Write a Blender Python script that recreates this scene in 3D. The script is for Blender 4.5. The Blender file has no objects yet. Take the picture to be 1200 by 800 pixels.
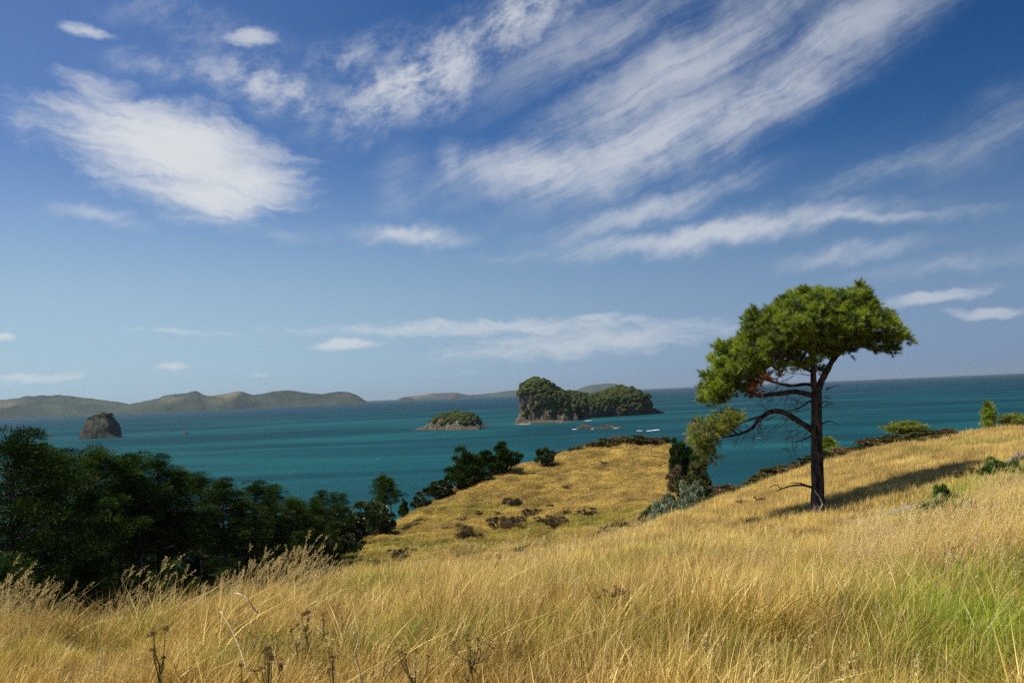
import bpy, math, random
import numpy as np
from mathutils import Vector, Matrix, noise as mnoise
R = math.radians
SC = bpy.context.scene
COL = SC.collection
rng = np.random.default_rng(11)
random.seed(5)

# ------------------------------------------------------------------ camera
EYE = 60.0                      # metres above the sea
F = 960.0                       # focal length in photograph pixels (1200 wide)
PITCH, ROLL = R(3.65), R(-2.41)
cm = Matrix.Rotation(R(90) + PITCH, 4, 'X') @ Matrix.Rotation(ROLL, 4, 'Z')
cam_d = bpy.data.cameras.new('camera'); cam = bpy.data.objects.new('camera', cam_d)
cam.matrix_world = Matrix.Translation((0, 0, EYE)) @ cm
cam_d.sensor_width = 36; cam_d.lens = 36 * F / 1200
cam_d.clip_start = 0.05; cam_d.clip_end = 200000
COL.objects.link(cam); SC.camera = cam
CM3 = np.array(cm.to_3x3())

def ray(px, py):
    d = CM3 @ np.array([(px - 600) / F, (400 - py) / F, -1.0])
    return d / np.linalg.norm(d)
def azel(px, py):
    d = ray(px, py)
    return math.atan2(d[0], d[1]), math.asin(d[2])
def at(px, py, r):
    """point on the sight line of a photograph pixel at horizontal distance r"""
    d = ray(px, py); k = r / math.hypot(d[0], d[1])
    return np.array([d[0]*k, d[1]*k, EYE + d[2]*k])

# ------------------------------------------------------------------ light
SUN_AZ, SUN_EL = R(-114), R(55)       # measured from the viewing direction (+Y), negative = left
sd = bpy.data.lights.new('sun', 'SUN'); sun = bpy.data.objects.new('sun', sd); COL.objects.link(sun)
sv = Vector((math.sin(SUN_AZ)*math.cos(SUN_EL), math.cos(SUN_AZ)*math.cos(SUN_EL), math.sin(SUN_EL)))
sun.rotation_euler = sv.to_track_quat('Z', 'Y').to_euler()
sd.energy = 5.0; sd.angle = R(0.53); sd.color = (1.0, 0.93, 0.80)
SC.view_settings.view_transform = 'Standard'; SC.view_settings.look = 'None'
SC.view_settings.exposure = 0.22; SC.view_settings.gamma = 1.0
SC.view_settings.use_curve_mapping = False
SC.render.engine = 'CYCLES'
SC.cycles.max_bounces = 6; SC.cycles.diffuse_bounces = 3; SC.cycles.glossy_bounces = 2
SC.cycles.transmission_bounces = 4; SC.cycles.volume_bounces = 0; SC.cycles.transparent_max_bounces = 6
SC.cycles.use_adaptive_sampling = True; SC.cycles.adaptive_threshold = 0.008
SC.cycles.use_denoising = False; SC.cycles.sample_clamp_indirect = 1.5; SC.cycles.sample_clamp_direct = 12

world = bpy.data.worlds.new('World'); SC.world = world; world.use_nodes = True
class NT:
    """small helper that writes node trees"""
    def __init__(s, nt): s.nt = nt; s.n = nt.nodes; s.l = nt.links
    def node(s, t, **kw):
        n = s.n.new(t)
        for k, v in kw.items(): setattr(n, k, v)
        return n
    def put(s, sock, v):
        if isinstance(v, bpy.types.NodeSocket): s.l.new(v, sock)
        elif v is not None:
            if hasattr(sock, 'default_value'):
                try: sock.default_value = v
                except Exception: sock.default_value = tuple(v) + (1,)
    def math(s, op, a, b=None, c=None, clamp=False):
        n = s.node('ShaderNodeMath', operation=op, use_clamp=clamp)
        s.put(n.inputs[0], a); s.put(n.inputs[1], b); s.put(n.inputs[2], c); return n.outputs[0]
    def vec(s, op, a, b=None, scale=None):
        n = s.node('ShaderNodeVectorMath', operation=op)
        s.put(n.inputs[0], a)
        if b is not None: s.put(n.inputs[1], b)
        if scale is not None: s.put(n.inputs[3], scale)
        return n.outputs['Value'] if op in ('LENGTH', 'DOT_PRODUCT') else n.outputs[0]
    def noise(s, vec, scale, detail=4, rough=.55, dist=0, color=False, lac=2.0):
        n = s.node('ShaderNodeTexNoise'); s.put(n.inputs['Vector'], vec)
        n.inputs['Scale'].default_value = scale; n.inputs['Detail'].default_value = detail
        n.inputs['Roughness'].default_value = rough; n.inputs['Distortion'].default_value = dist
        n.inputs['Lacunarity'].default_value = lac
        return n.outputs['Color' if color else 'Fac']
    def mapping(s, vec, loc=(0,0,0), rot=(0,0,0), sc=(1,1,1), typ='POINT'):
        n = s.node('ShaderNodeMapping', vector_type=typ); s.put(n.inputs[0], vec)
        n.inputs[1].default_value = loc; n.inputs[2].default_value = rot; n.inputs[3].default_value = sc
        return n.outputs[0]
    def maprange(s, v, a, b, c=0, d=1, smooth=True):
        n = s.node('ShaderNodeMapRange', interpolation_type='SMOOTHSTEP' if smooth else 'LINEAR')
        s.put(n.inputs[0], v)
        for i, q in enumerate((a, b, c, d)): s.put(n.inputs[i+1], q)
        return n.outputs[0]
    def mix(s, f, a, b, blend='MIX'):
        n = s.node('ShaderNodeMix', data_type='RGBA', blend_type=blend)
        s.put(n.inputs[0], f); s.put(n.inputs[6], a); s.put(n.inputs[7], b); return n.outputs[2]
    def ramp(s, v, stops):
        n = s.node('ShaderNodeValToRGB'); s.put(n.inputs[0], v); e = n.color_ramp.elements
        while len(e) < len(stops): e.new(.5)
        for q, (p, c) in zip(e, stops): q.position = p; q.color = tuple(c) + (1,)
        return n.outputs[0]

# ---- the sky: Nishita air plus cirrus and low cumulus laid out by direction
w = NT(world.node_tree); w.n.clear()
sky = w.node('ShaderNodeTexSky', sky_type='NISHITA')
sky.sun_disc = False; sky.sun_elevation = SUN_EL; sky.sun_rotation = SUN_AZ
sky.air_density = 1.0; sky.dust_density = 0.6; sky.ozone_density = 3.0; sky.altitude = 60
tc = w.node('ShaderNodeTexCoord')
sp = w.node('ShaderNodeSeparateXYZ'); w.put(sp.inputs[0], tc.outputs['Generated'])
az = w.math('ARCTAN2', sp.outputs[0], sp.outputs[1])
el = w.math('ARCSINE', sp.outputs[2])
cb = w.node('ShaderNodeCombineXYZ'); w.put(cb.inputs[0], az); w.put(cb.inputs[1], el)
P = cb.outputs[0]
w1 = w.vec('SUBTRACT', w.noise(P, 9, 4, .6, color=True), (.5, .5, .5))
w2 = w.vec('SUBTRACT', w.noise(P, 34, 4, .6, color=True), (.5, .5, .5))
PW = w.vec('ADD', P, w.vec('ADD', w.vec('SCALE', w1, scale=.05), w.vec('SCALE', w2, scale=.022)))
def blob(px, py, hw, hh, ang=0, amp=1.0, soft=.25):
    a, e = azel(px, py)
    m = w.mapping(PW, (a, e, 0), (0, 0, R(-ang) - ROLL*0), (hw/F*1.0, hh/F*1.0, 1), 'TEXTURE')
    m = w.vec('MULTIPLY', m, (1, 1, 0))
    return w.maprange(w.vec('LENGTH', m), 1.25, soft, 0, amp)
def total(lst):
    t = None
    for b in lst:
        v = blob(*b)
        t = v if t is None else w.math('MAXIMUM', t, v)
    return t
# streaked cirrus
cir = total([
    (640, 195, 170, 46, -6, .95, 0), (760, 165, 200, 56, -20, 1.0, 0), (905, 112, 210, 46, -26, .95, 0), (800, 78, 260, 56, -22, .85, 0), (980, 50, 230, 50, -24, .8, 0),
    (700, 40, 200, 50, -20, .6, 0), (532, 200, 26, 44, -10, .6, .0),
    (840, 274, 240, 22, -3, 1.0, .0), (760, 245, 170, 22, -12, .75, 0), (980, 258, 170, 12, 2, .8, 0),
    (480, 277, 85, 18, 4, .9, 0), (1185, 140, 110, 36, -22, .42, 0), (1130, 310, 140, 14, -4, .42, 0),
    (1000, 300, 100, 14, -6, .55, 0), (110, 252, 55, 14, 8, .6, 0), (1050, 190, 130, 18, -18, .45, 0),
    (620, 300, 90, 8, 0, .3, 0), (330, 275, 80, 14, 8, .35, 0), (470, 215, 60, 40, -60, .3, 0)])
f1 = w.noise(w.mapping(w.vec('ADD', P, w.vec('SCALE', w1, scale=.03)), rot=(0, 0, R(21)), sc=(1, 1/10, 1), typ='TEXTURE'), 4.0, 9, .72, .0)
f2 = w.noise(w.mapping(PW, rot=(0, 0, R(5)), sc=(1.8, 11, 1)), 6, 6, .64, .25)
f3 = w.noise(P, 13, 8, .68, .2)
fc = w.math('ADD', w.math('MULTIPLY', f1, .60), w.math('MULTIPLY', f3, .40))
cirrus = w.math('MULTIPLY', cir, w.maprange(w.math('ADD', fc, w.math('MULTIPLY', cir, .16)), .42, .70, .20, 1.12), clamp=True)
# mottled veil in the middle and upper left
mot = total([(500, 88, 165, 50, -22, .95, 0), (610, 28, 130, 44, -28, .85, 0), (310, 98, 110, 36, 8, .75, 0),
             (420, 60, 90, 26, -20, .5, 0), (700, 120, 120, 50, -22, .4, 0), (230, 30, 120, 30, 10, .3, 0), (180, 78, 60, 20, 10, .4, 0)])
g1 = w.noise(w.mapping(w.vec('ADD', P, w.vec('SCALE', w1, scale=.03)), rot=(0, 0, R(24)), sc=(1, 1/1.8, 1), typ='TEXTURE'), 22, 8, .68, .08)
mott = w.math('MULTIPLY', mot, w.maprange(w.math('ADD', g1, w.math('MULTIPLY', mot, .12)), .38, .76, .08, 1.3), clamp=True)
# the large lens-shaped cloud and solid small ones
big = total([(200, 172, 188, 62, 9, 1.3, .05), (255, 210, 140, 62, 0, 1.25, .05), (120, 100, 66, 26, 10, .85, 0)])
h1 = w.noise(w.mapping(PW, rot=(0, 0, R(-8)), sc=(1, 1/5, 1), typ='TEXTURE'), 9, 8, .68, .3)
lens = w.maprange(w.math('ADD', big, w.math('MULTIPLY', w.math('SUBTRACT', h1, .5), 1.35)), .26, 1.30)
PL = w.vec('ADD', P, w.vec('ADD', w.vec('SCALE', w1, scale=.02), w.vec('SCALE', w2, scale=.016)))
PW = PL
low = total([(105, 34, 38, 9, 3, .85, .1), (292, 46, 44, 13, -5, .95, .2),
    (405, 403, 52, 10, -3, 1, .2), (690, 400, 250, 27, -2, .80, .1), (600, 383, 330, 15, 1, .80, .1),
    (1090, 351, 64, 10, -3, 1, .2), (1160, 367, 52, 8, 3, .9, .2), (200, 432, 28, 6, -4, .8, .1),
    (45, 440, 65, 8, 0, .75, .1), (305, 436, 22, 5, 0, .55, .1), (6, 395, 20, 6, 0, .8, .1), (230, 388, 130, 6, 4, .5, 0),
    (700, 371, 48, 6, 2, .85, .1), (855, 381, 110, 12, 0, .45, 0), (1150, 335, 120, 9, 2, .3, 0), (540, 437, 60, 5, 0, .4, 0), (650, 434, 80, 5, 0, .3, 0)])
k1 = w.noise(w.mapping(PL, sc=(1, 3.4, 1)), 22, 6, .62)
lows = w.maprange(w.math('ADD', low, w.math('MULTIPLY', w.math('SUBTRACT', k1, .5), 1.2)), .18, 1.1)
skc = w.node('ShaderNodeHueSaturation'); w.put(skc.inputs['Color'], sky.outputs[0])
w.put(skc.inputs['Saturation'], w.math('MULTIPLY', w.maprange(el, 0.0, .30, 1.12, 1.42), w.maprange(az, -.6, .4, .86, 1.0))); skc.inputs['Hue'].default_value = .511
w.put(skc.inputs['Value'], w.math('MULTIPLY', w.maprange(az, -.55, .7, 1.38, .74), w.maprange(el, .0, .25, .92, 1.0)))
dens = w.math('MAXIMUM', w.math('MULTIPLY', cirrus, .74), w.math('MULTIPLY', mott, .74))
dens = w.math('MAXIMUM', dens, w.math('MULTIPLY', lens, .9))
dens = w.math('MAXIMUM', dens, w.math('MULTIPLY', lows, .66))
dens = w.math('MULTIPLY', dens, w.maprange(el, 0.0, 0.03))
cloudc = w.mix(w.maprange(az, -.6, .6), (9.6, 9.8, 9.9, 1), (7.6, 8.1, 8.9, 1))
hor = w.mix(w.maprange(az, -.6, .6), (4.4, 6.9, 9.0, 1), (2.1, 3.6, 6.5, 1))
skb = w.mix(w.maprange(el, .0, .30, .80, 0), skc.outputs[0], hor)
skyc = w.mix(dens, skb, cloudc)
bg = w.node('ShaderNodeBackground'); w.put(bg.inputs[0], skyc); bg.inputs[1].default_value = 0.068
wo = w.node('ShaderNodeOutputWorld'); w.l.new(bg.outputs[0], wo.inputs[0])
SKY_NODES = (sky, skc, bg)

# ------------------------------------------------------------------ helpers
def tag(o, label=None, cat=None, group=None, kind=None):
    if label: o['label'] = label
    if cat: o['category'] = cat
    if group: o['group'] = group
    if kind: o['kind'] = kind
    return o
def link(name, me, mat=None, parent=None):
    o = bpy.data.objects.new(name, me); COL.objects.link(o)
    if mat: me.materials.append(mat)
    if parent: o.parent = parent
    return o
def empty(name, loc=(0,0,0), rz=0):
    o = bpy.data.objects.new(name, None); COL.objects.link(o)
    o.location = loc; o.rotation_euler = (0, 0, rz); o.empty_display_size = .3
    return o
def mesh_np(name, V, faces, attrs=None, smooth=False):
    """V (n,3); faces: one (m,k) array or a list of them"""
    if not isinstance(faces, list): faces = [faces]
    me = bpy.data.meshes.new(name)
    V = np.asarray(V, np.float32); me.vertices.add(len(V)); me.vertices.foreach_set('co', V.ravel())
    tot = sum(f.size for f in faces); nf = sum(len(f) for f in faces)
    me.loops.add(tot); me.polygons.add(nf)
    me.loops.foreach_set('vertex_index', np.concatenate([f.ravel() for f in faces]).astype(np.int32))
    ls = []; p = 0
    for f in faces:
        ls.append(p + np.arange(len(f)) * f.shape[1]); p += f.size
    me.polygons.foreach_set('loop_start', np.concatenate(ls).astype(np.int32))
    if attrs:
        for k, v in attrs.items():
            a = me.attributes.new(k, 'FLOAT', 'POINT'); a.data.foreach_set('value', np.asarray(v, np.float32))
    me.update(calc_edges=True)
    if smooth: me.polygons.foreach_set('use_smooth', np.ones(nf, bool))
    return me
def norm(v): return v / (np.linalg.norm(v, axis=-1, keepdims=True) + 1e-9)
class Tubes:
    def __init__(s): s.V = []; s.Fq = []; s.n = 0
    def add(s, pts, rad, seg=6, wob=0.0):
        pts = np.asarray(pts, float); n = len(pts)
        rad = np.broadcast_to(np.asarray(rad, float), (n,))
        t = norm(np.gradient(pts, axis=0))
        up = np.array([0.13, 0.97, 0.2]); 
        if abs(np.dot(t[0], up)) > .9: up = np.array([1., 0, 0])
        a = norm(np.cross(t, up)); b = np.cross(t, a)
        th = np.arange(seg) / seg * 2 * math.pi
        rr = rad[:, None] * (1 + wob * rng.normal(size=(n, seg)))
        V = pts[:, None, :] + rr[..., None] * (a[:, None, :] * np.cos(th)[None, :, None] + b[:, None, :] * np.sin(th)[None, :, None])
        V = V.reshape(-1, 3); i = np.arange(n-1)[:, None] * seg; j = np.arange(seg)[None, :]; k = (j + 1) % seg
        Fq = np.stack([i + j, i + k, i + seg + k, i + seg + j], -1).reshape(-1, 4) + s.n
        s.V.append(V); s.Fq.append(Fq); s.n += len(V)
        V2 = np.array([pts[0], pts[-1]]); s.V.append(V2)
        c0, c1 = s.n, s.n + 1
        jj = np.arange(seg); kk = (jj + 1) % seg; base = s.n - n*seg
        s.Fq.append(np.stack([np.full(seg, c0), base + kk, base + jj, np.full(seg, c0)], -1)[:, :3].copy() if False else
                    np.stack([base + kk, base + jj, np.full(seg, c0), np.full(seg, c0)], -1)[:0])
        s.T = getattr(s, 'T', [])
        s.T.append(np.stack([base + kk, base + jj, np.full(seg, c0)], -1)); 
        e = base + (n-1)*seg
        s.T.append(np.stack([e + jj, e + kk, np.full(seg, c1)], -1)); s.n += 2
    def build(s, name, mat, parent=None):
        me = mesh_np(name, np.concatenate(s.V), [np.concatenate(s.Fq), np.concatenate(s.T)], smooth=True)
        return link(name, me, mat, parent)
def smooth_path(pts, rad, k=4):
    """Catmull-Rom refinement"""
    pts = np.asarray(pts, float); rad = np.asarray(rad, float); n = len(pts)
    P0 = np.vstack([2*pts[0]-pts[1], pts, 2*pts[-1]-pts[-2]]); out = []; ro = []
    for i in range(n-1):
        a, b, c, d = P0[i:i+4]
        for t in np.arange(k) / k:
            out.append(.5*((2*b) + (-a+c)*t + (2*a-5*b+4*c-d)*t*t + (-a+3*b-3*c+d)*t**3)); ro.append(rad[i]*(1-t)+rad[i+1]*t)
    out.append(pts[-1]); ro.append(rad[-1])
    return np.array(out), np.array(ro)
def rand_dirs(n):
    v = rng.normal(size=(n, 3)); return norm(v)
def blades(base, direc, length, width, bend=None):
    """flat tapering triangles; returns V, T"""
    n = len(base); side = norm(np.cross(direc, rand_dirs(n)))
    L = np.broadcast_to(length, (n,))[:, None]; W = np.broadcast_to(width, (n,))[:, None]
    A = base - side * W * .5; B = base + side * W * .5; C = base + direc * L
    V = np.stack([A, B, C], 1).reshape(-1, 3)
    return V, np.arange(3*n).reshape(-1, 3)
def leaves(base, direc, length, width):
    """lens shaped quads"""
    n = len(base); side = norm(np.cross(direc, rand_dirs(n)))
    L = np.broadcast_to(length, (n,))[:, None]; W = np.broadcast_to(width, (n,))[:, None]
    M = base + direc*L*.5
    V = np.stack([base, M + side*W*.5, base + direc*L, M - side*W*.5], 1).reshape(-1, 3)
    return V, np.arange(4*n).reshape(-1, 4)

# ------------------------------------------------------------------ materials
def mat(name, fn):
    m = bpy.data.materials.new(name); m.use_nodes = True
    t = NT(m.node_tree); t.n.clear(); out = t.node('ShaderNodeOutputMaterial')
    sh, vol = fn(t), None
    t.l.new(sh, out.inputs[0]); return m
def principled(t, col, rough=.8, spec=.3, bump=None, bstr=.5, bdist=.1):
    p = t.node('ShaderNodeBsdfPrincipled'); t.put(p.inputs['Base Color'], col)
    t.put(p.inputs['Roughness'], rough); t.put(p.inputs['Specular IOR Level'], spec)
    if bump is not None:
        b = t.node('ShaderNodeBump'); t.put(b.inputs['Height'], bump)
        b.inputs['Strength'].default_value = bstr; b.inputs['Distance'].default_value = bdist
        t.l.new(b.outputs[0], p.inputs['Normal'])
    return p.outputs[0]
def thin(t, col, trans=.35, gloss=.06, rough=.45, tcol=None):
    """leaf: diffuse + light passing through + a little sheen"""
    d = t.node('ShaderNodeBsdfDiffuse'); t.put(d.inputs[0], col)
    tr = t.node('ShaderNodeBsdfTranslucent'); t.put(tr.inputs[0], tcol if tcol is not None else col)
    m = t.node('ShaderNodeMixShader'); m.inputs[0].default_value = trans
    t.l.new(d.outputs[0], m.inputs[1]); t.l.new(tr.outputs[0], m.inputs[2])
    g = t.node('ShaderNodeBsdfGlossy'); g.inputs['Roughness'].default_value = rough; t.put(g.inputs[0], (.8, .8, .75, 1))
    m2 = t.node('ShaderNodeMixShader'); m2.inputs[0].default_value = gloss
    t.l.new(m.outputs[0], m2.inputs[1]); t.l.new(g.outputs[0], m2.inputs[2])
    return m2.outputs[0]
def wpos(t): return t.node('ShaderNodeNewGeometry').outputs['Position']
def attr(t, name, typ='GEOMETRY'):
    return t.node('ShaderNodeAttribute', attribute_name=name, attribute_type=typ).outputs['Fac']

def greenpatch(t, p):
    """where the sward is still green"""
    n = t.noise(p, .22, 4, .6); n2 = t.noise(t.vec('ADD', p, (40, 9, 0)), .045, 3, .5)
    return t.maprange(t.math('ADD', t.math('MULTIPLY', n, .6), t.math('MULTIPLY', n2, .4)), .50, .63)
def m_ground(t):
    p = wpos(t)
    c = t.ramp(t.noise(p, 1.2, 6, .7), [(.3, (.05, .032, .012)), (.5, (.13, .085, .03)), (.7, (.26, .17, .06))])
    g = t.ramp(t.noise(p, 3, 5, .7), [(.35, (.07, .09, .02)), (.7, (.19, .19, .05))])
    col = t.mix(attr(t, 'green'), c, g)
    soil = t.ramp(t.noise(p, .3, 5, .7), [(.35, (.05, .035, .02)), (.65, (.13, .10, .06))])
    col = t.mix(attr(t, 'bare'), col, soil)
    return principled(t, col, .95, .1, t.noise(p, 4, 6, .7), .6, .15)
M_GROUND = mat('ground_sward', m_ground)
def m_grass(dry, dry2, green):
    def f(t):
        br = attr(t, 'br'); sh = attr(t, 'shade', 'INSTANCER'); gr = attr(t, 'green', 'INSTANCER')
        c = t.mix(br, dry, dry2)
        fac = t.math('GREATER_THAN', t.math('ADD', gr, t.math('MULTIPLY', attr(t, 'br2'), .75)), .86)
        gc = t.mix(br, green, tuple(np.array(green[:3])*(1.75, 1.45, 1.3)) + (1,))
        c = t.mix(t.math('MULTIPLY', fac, .9), c, gc)
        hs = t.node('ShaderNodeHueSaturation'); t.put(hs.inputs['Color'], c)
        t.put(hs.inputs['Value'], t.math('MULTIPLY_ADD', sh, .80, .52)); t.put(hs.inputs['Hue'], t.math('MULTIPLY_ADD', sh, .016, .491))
        return thin(t, hs.outputs[0], .30, .025, .4)
    return f
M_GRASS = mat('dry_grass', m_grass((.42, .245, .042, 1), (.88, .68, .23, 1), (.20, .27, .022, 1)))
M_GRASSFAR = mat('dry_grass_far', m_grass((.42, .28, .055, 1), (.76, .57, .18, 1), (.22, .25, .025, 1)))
M_SEED = mat('seed_heads', lambda t: thin(t, t.mix(attr(t, 'br'), (.40, .27, .08, 1), (.86, .68, .30, 1)), .35, .04))
def m_bark(c1, c2, sc=6):
    def f(t):
        o = t.node('ShaderNodeTexCoord').outputs['Object']
        n = t.noise(t.mapping(o, sc=(1, 1, .28)), sc, 6, .65, .4)
        return principled(t, t.mix(t.maprange(n, .35, .65), c1, c2), .9, .15, n, .9, .05)
    return f
M_BARK = mat('pine_bark', m_bark((.018, .013, .011, 1), (.115, .085, .068, 1), 7))
M_BARKD = mat('grey_bark', m_bark((.05, .042, .035, 1), (.16, .14, .12, 1), 8))
M_DEAD = mat('dead_wood', m_bark((.12, .10, .08, 1), (.32, .28, .23, 1), 12))
M_TWIG = mat('dead_twig', m_bark((.10, .075, .055, 1), (.28, .22, .17, 1), 12))
def m_leaf(c1, c2, trans=.3, sc=1.5, gl=.06, ang=(.5, .5)):
    def f(t):
        p = t.node('ShaderNodeTexCoord').outputs['Object']
        br = t.math('ADD', t.math('MULTIPLY', attr(t, 'br'), .55), t.math('MULTIPLY', t.noise(p, sc, 3, .6), .6))
        return thin(t, t.mix(t.maprange(br, .3, .85), c1, c2), trans, gl)
    return f
M_NEEDLE = mat('pine_needles', m_leaf((.030, .066, .004, 1), (.38, .47, .020, 1), .36, 1.3))
M_NEEDLE_Y = mat('pine_needles_yellowing', m_leaf((.10, .15, .012, 1), (.32, .34, .04, 1), .35, 2.2))
M_NEEDLE_R = mat('pine_needles_dead', m_leaf((.20, .05, .015, 1), (.42, .13, .04, 1), .25, 3))
M_DARKNEEDLE = mat('dark_pine_needles', m_leaf((.008, .019, .003, 1), (.042, .080, .010, 1), .15, .5, .006))
M_MIDNEEDLE = mat('mid_pine_needles', m_leaf((.013, .031, .004, 1), (.066, .112, .012, 1), .2, .5, .006))
M_BROAD = mat('broad_leaves', m_leaf((.020, .036, .010, 1), (.07, .10, .025, 1), .15, .6, .05))
M_SILVER = mat('silvery_leaves', m_leaf((.06, .085, .04, 1), (.31, .37, .22, 1), .12, 1.0, .10))
M_SCRUB = mat('brown_scrub', m_leaf((.07, .048, .022, 1), (.22, .155, .07, 1), .15, .8, .02))
M_SCRUBG = mat('green_scrub', m_leaf((.035, .042, .012, 1), (.13, .13, .035, 1), .15, .8, .03))
M_FERN = mat('bracken_leaves', m_leaf((.04, .09, .012, 1), (.11, .20, .03, 1), .3, 1.5, .05))
M_STALK = mat('pale_stalk', m_bark((.42, .33, .17, 1), (.74, .63, .40, 1), 12))
M_WEED = mat('weed_heads', m_leaf((.055, .026, .016, 1), (.20, .10, .055, 1), .1, 4, .02))
M_WEEDST = mat('weed_stems', m_leaf((.10, .085, .03, 1), (.22, .19, .08, 1), .1, 4, .02))

def m_sea(t):
    p = wpos(t)
    s1 = t.mapping(p, rot=(0, 0, R(15)), sc=(.5, 1, 1))
    big = t.noise(t.mapping(p, rot=(0, 0, R(-6)), sc=(.35, 1, 1)), .0035, 5, .6, .6)
    d = t.vec('LENGTH', p)
    near = t.ramp(t.maprange(big, .38, .64), [(0, (.002, .038, .052)), (.5, (.004, .060, .072)), (1, (.008, .088, .096))])
    farc = t.mix(t.maprange(big, .35, .65), (.002, .026, .052, 1), (.004, .046, .066, 1))
    col = t.mix(t.maprange(d, 900, 5200), near, farc)
    # whitecaps: small real flecks of foam, ranged along the crests
    caps = t.noise(t.mapping(p, rot=(0, 0, R(12)), sc=(.35, 1, 1)), .11, 3, .6)
    gate = t.noise(p, .012, 3, .6)
    cf = t.math('MULTIPLY', t.maprange(caps, .735, .76), t.maprange(gate, .5, .58))
    col = t.mix(t.math('MULTIPLY', cf, .8), col, (.7, .75, .75, 1))
    h = t.math('ADD', t.math('MULTIPLY', t.noise(s1, .35, 6, .62, .5), 1.0), t.math('MULTIPLY', t.noise(s1, .05, 3, .5), 2.2))
    b = t.node('ShaderNodeBump'); t.put(b.inputs['Height'], h); b.inputs['Strength'].default_value = 1.0; b.inputs['Distance'].default_value = 1.6
    df = t.node('ShaderNodeBsdfDiffuse'); t.put(df.inputs[0], col); t.l.new(b.outputs[0], df.inputs['Normal'])
    gl = t.node('ShaderNodeBsdfGlossy'); gl.inputs['Roughness'].default_value = .32; t.l.new(b.outputs[0], gl.inputs['Normal'])
    t.put(gl.inputs[0], (.70, .95, .9, 1))
    m = t.node('ShaderNodeMixShader'); m.inputs[0].default_value = .08
    t.l.new(df.outputs[0], m.inputs[1]); t.l.new(gl.outputs[0], m.inputs[2])
    return m.outputs[0]
M_SEA = mat('sea_water', m_sea)
M_FOAM = mat('foam', lambda t: principled(t, (.85, .88, .88, 1), .8, .2))
def m_rock(c1, c2, c3, sc=.12):
    def f(t):
        p = wpos(t)
        n = t.noise(t.mapping(p, sc=(1, 1, .45)), sc, 8, .7, .6); n2 = t.noise(t.mapping(p, sc=(1, 1, 3.0)), sc*1.6, 5, .6)
        col = t.ramp(t.math('ADD', t.math('MULTIPLY', n, .65), t.math('MULTIPLY', n2, .35)), [(.36, c1), (.5, c2), (.64, c3)])
        return principled(t, col, .95, .1, t.math('ADD', n, t.math('MULTIPLY', n2, .4)), 1.0, 3.0)
    return f
M_CLIFF = mat('pale_cliff', m_rock((.028, .023, .017), (.085, .07, .05), (.24, .20, .145), .09))
M_STACK = mat('stack_rock', m_rock((.020, .021, .018), (.055, .055, .045), (.12, .115, .09), .10))
M_REEF = mat('reef_rock', m_rock((.018, .015, .012), (.055, .045, .035), (.15, .12, .09), .2))
def m_canopy(c1, c2):
    def f(t):
        p = wpos(t); n = t.noise(p, .35, 5, .7); n2 = t.noise(p, .045, 3, .6)
        return principled(t, t.mix(t.maprange(t.math('ADD', t.math('MULTIPLY', n, .5), t.math('MULTIPLY', n2, .5)), .35, .65), c1, c2), .9, .05, n, 1.0, 3.0)
    return f
M_CANOPY = mat('island_bush', m_canopy((.016, .026, .008, 1), (.075, .095, .024, 1)))
M_CANOPY2 = mat('island_bush_dull', m_canopy((.016, .021, .010, 1), (.055, .062, .022, 1)))
def m_hills(t):
    p = wpos(t); n = t.noise(p, .0011, 6, .65); n2 = t.noise(p, .00045, 3, .5)
    c = t.ramp(n, [(.38, (.016, .030, .026)), (.60, (.050, .066, .046))])
    c = t.mix(t.maprange(n2, .57, .66), c, (.14, .125, .085, 1))
    return principled(t, c, 1, 0, n, 1, 60)
M_HILLS = mat('far_hills', m_hills)

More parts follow.
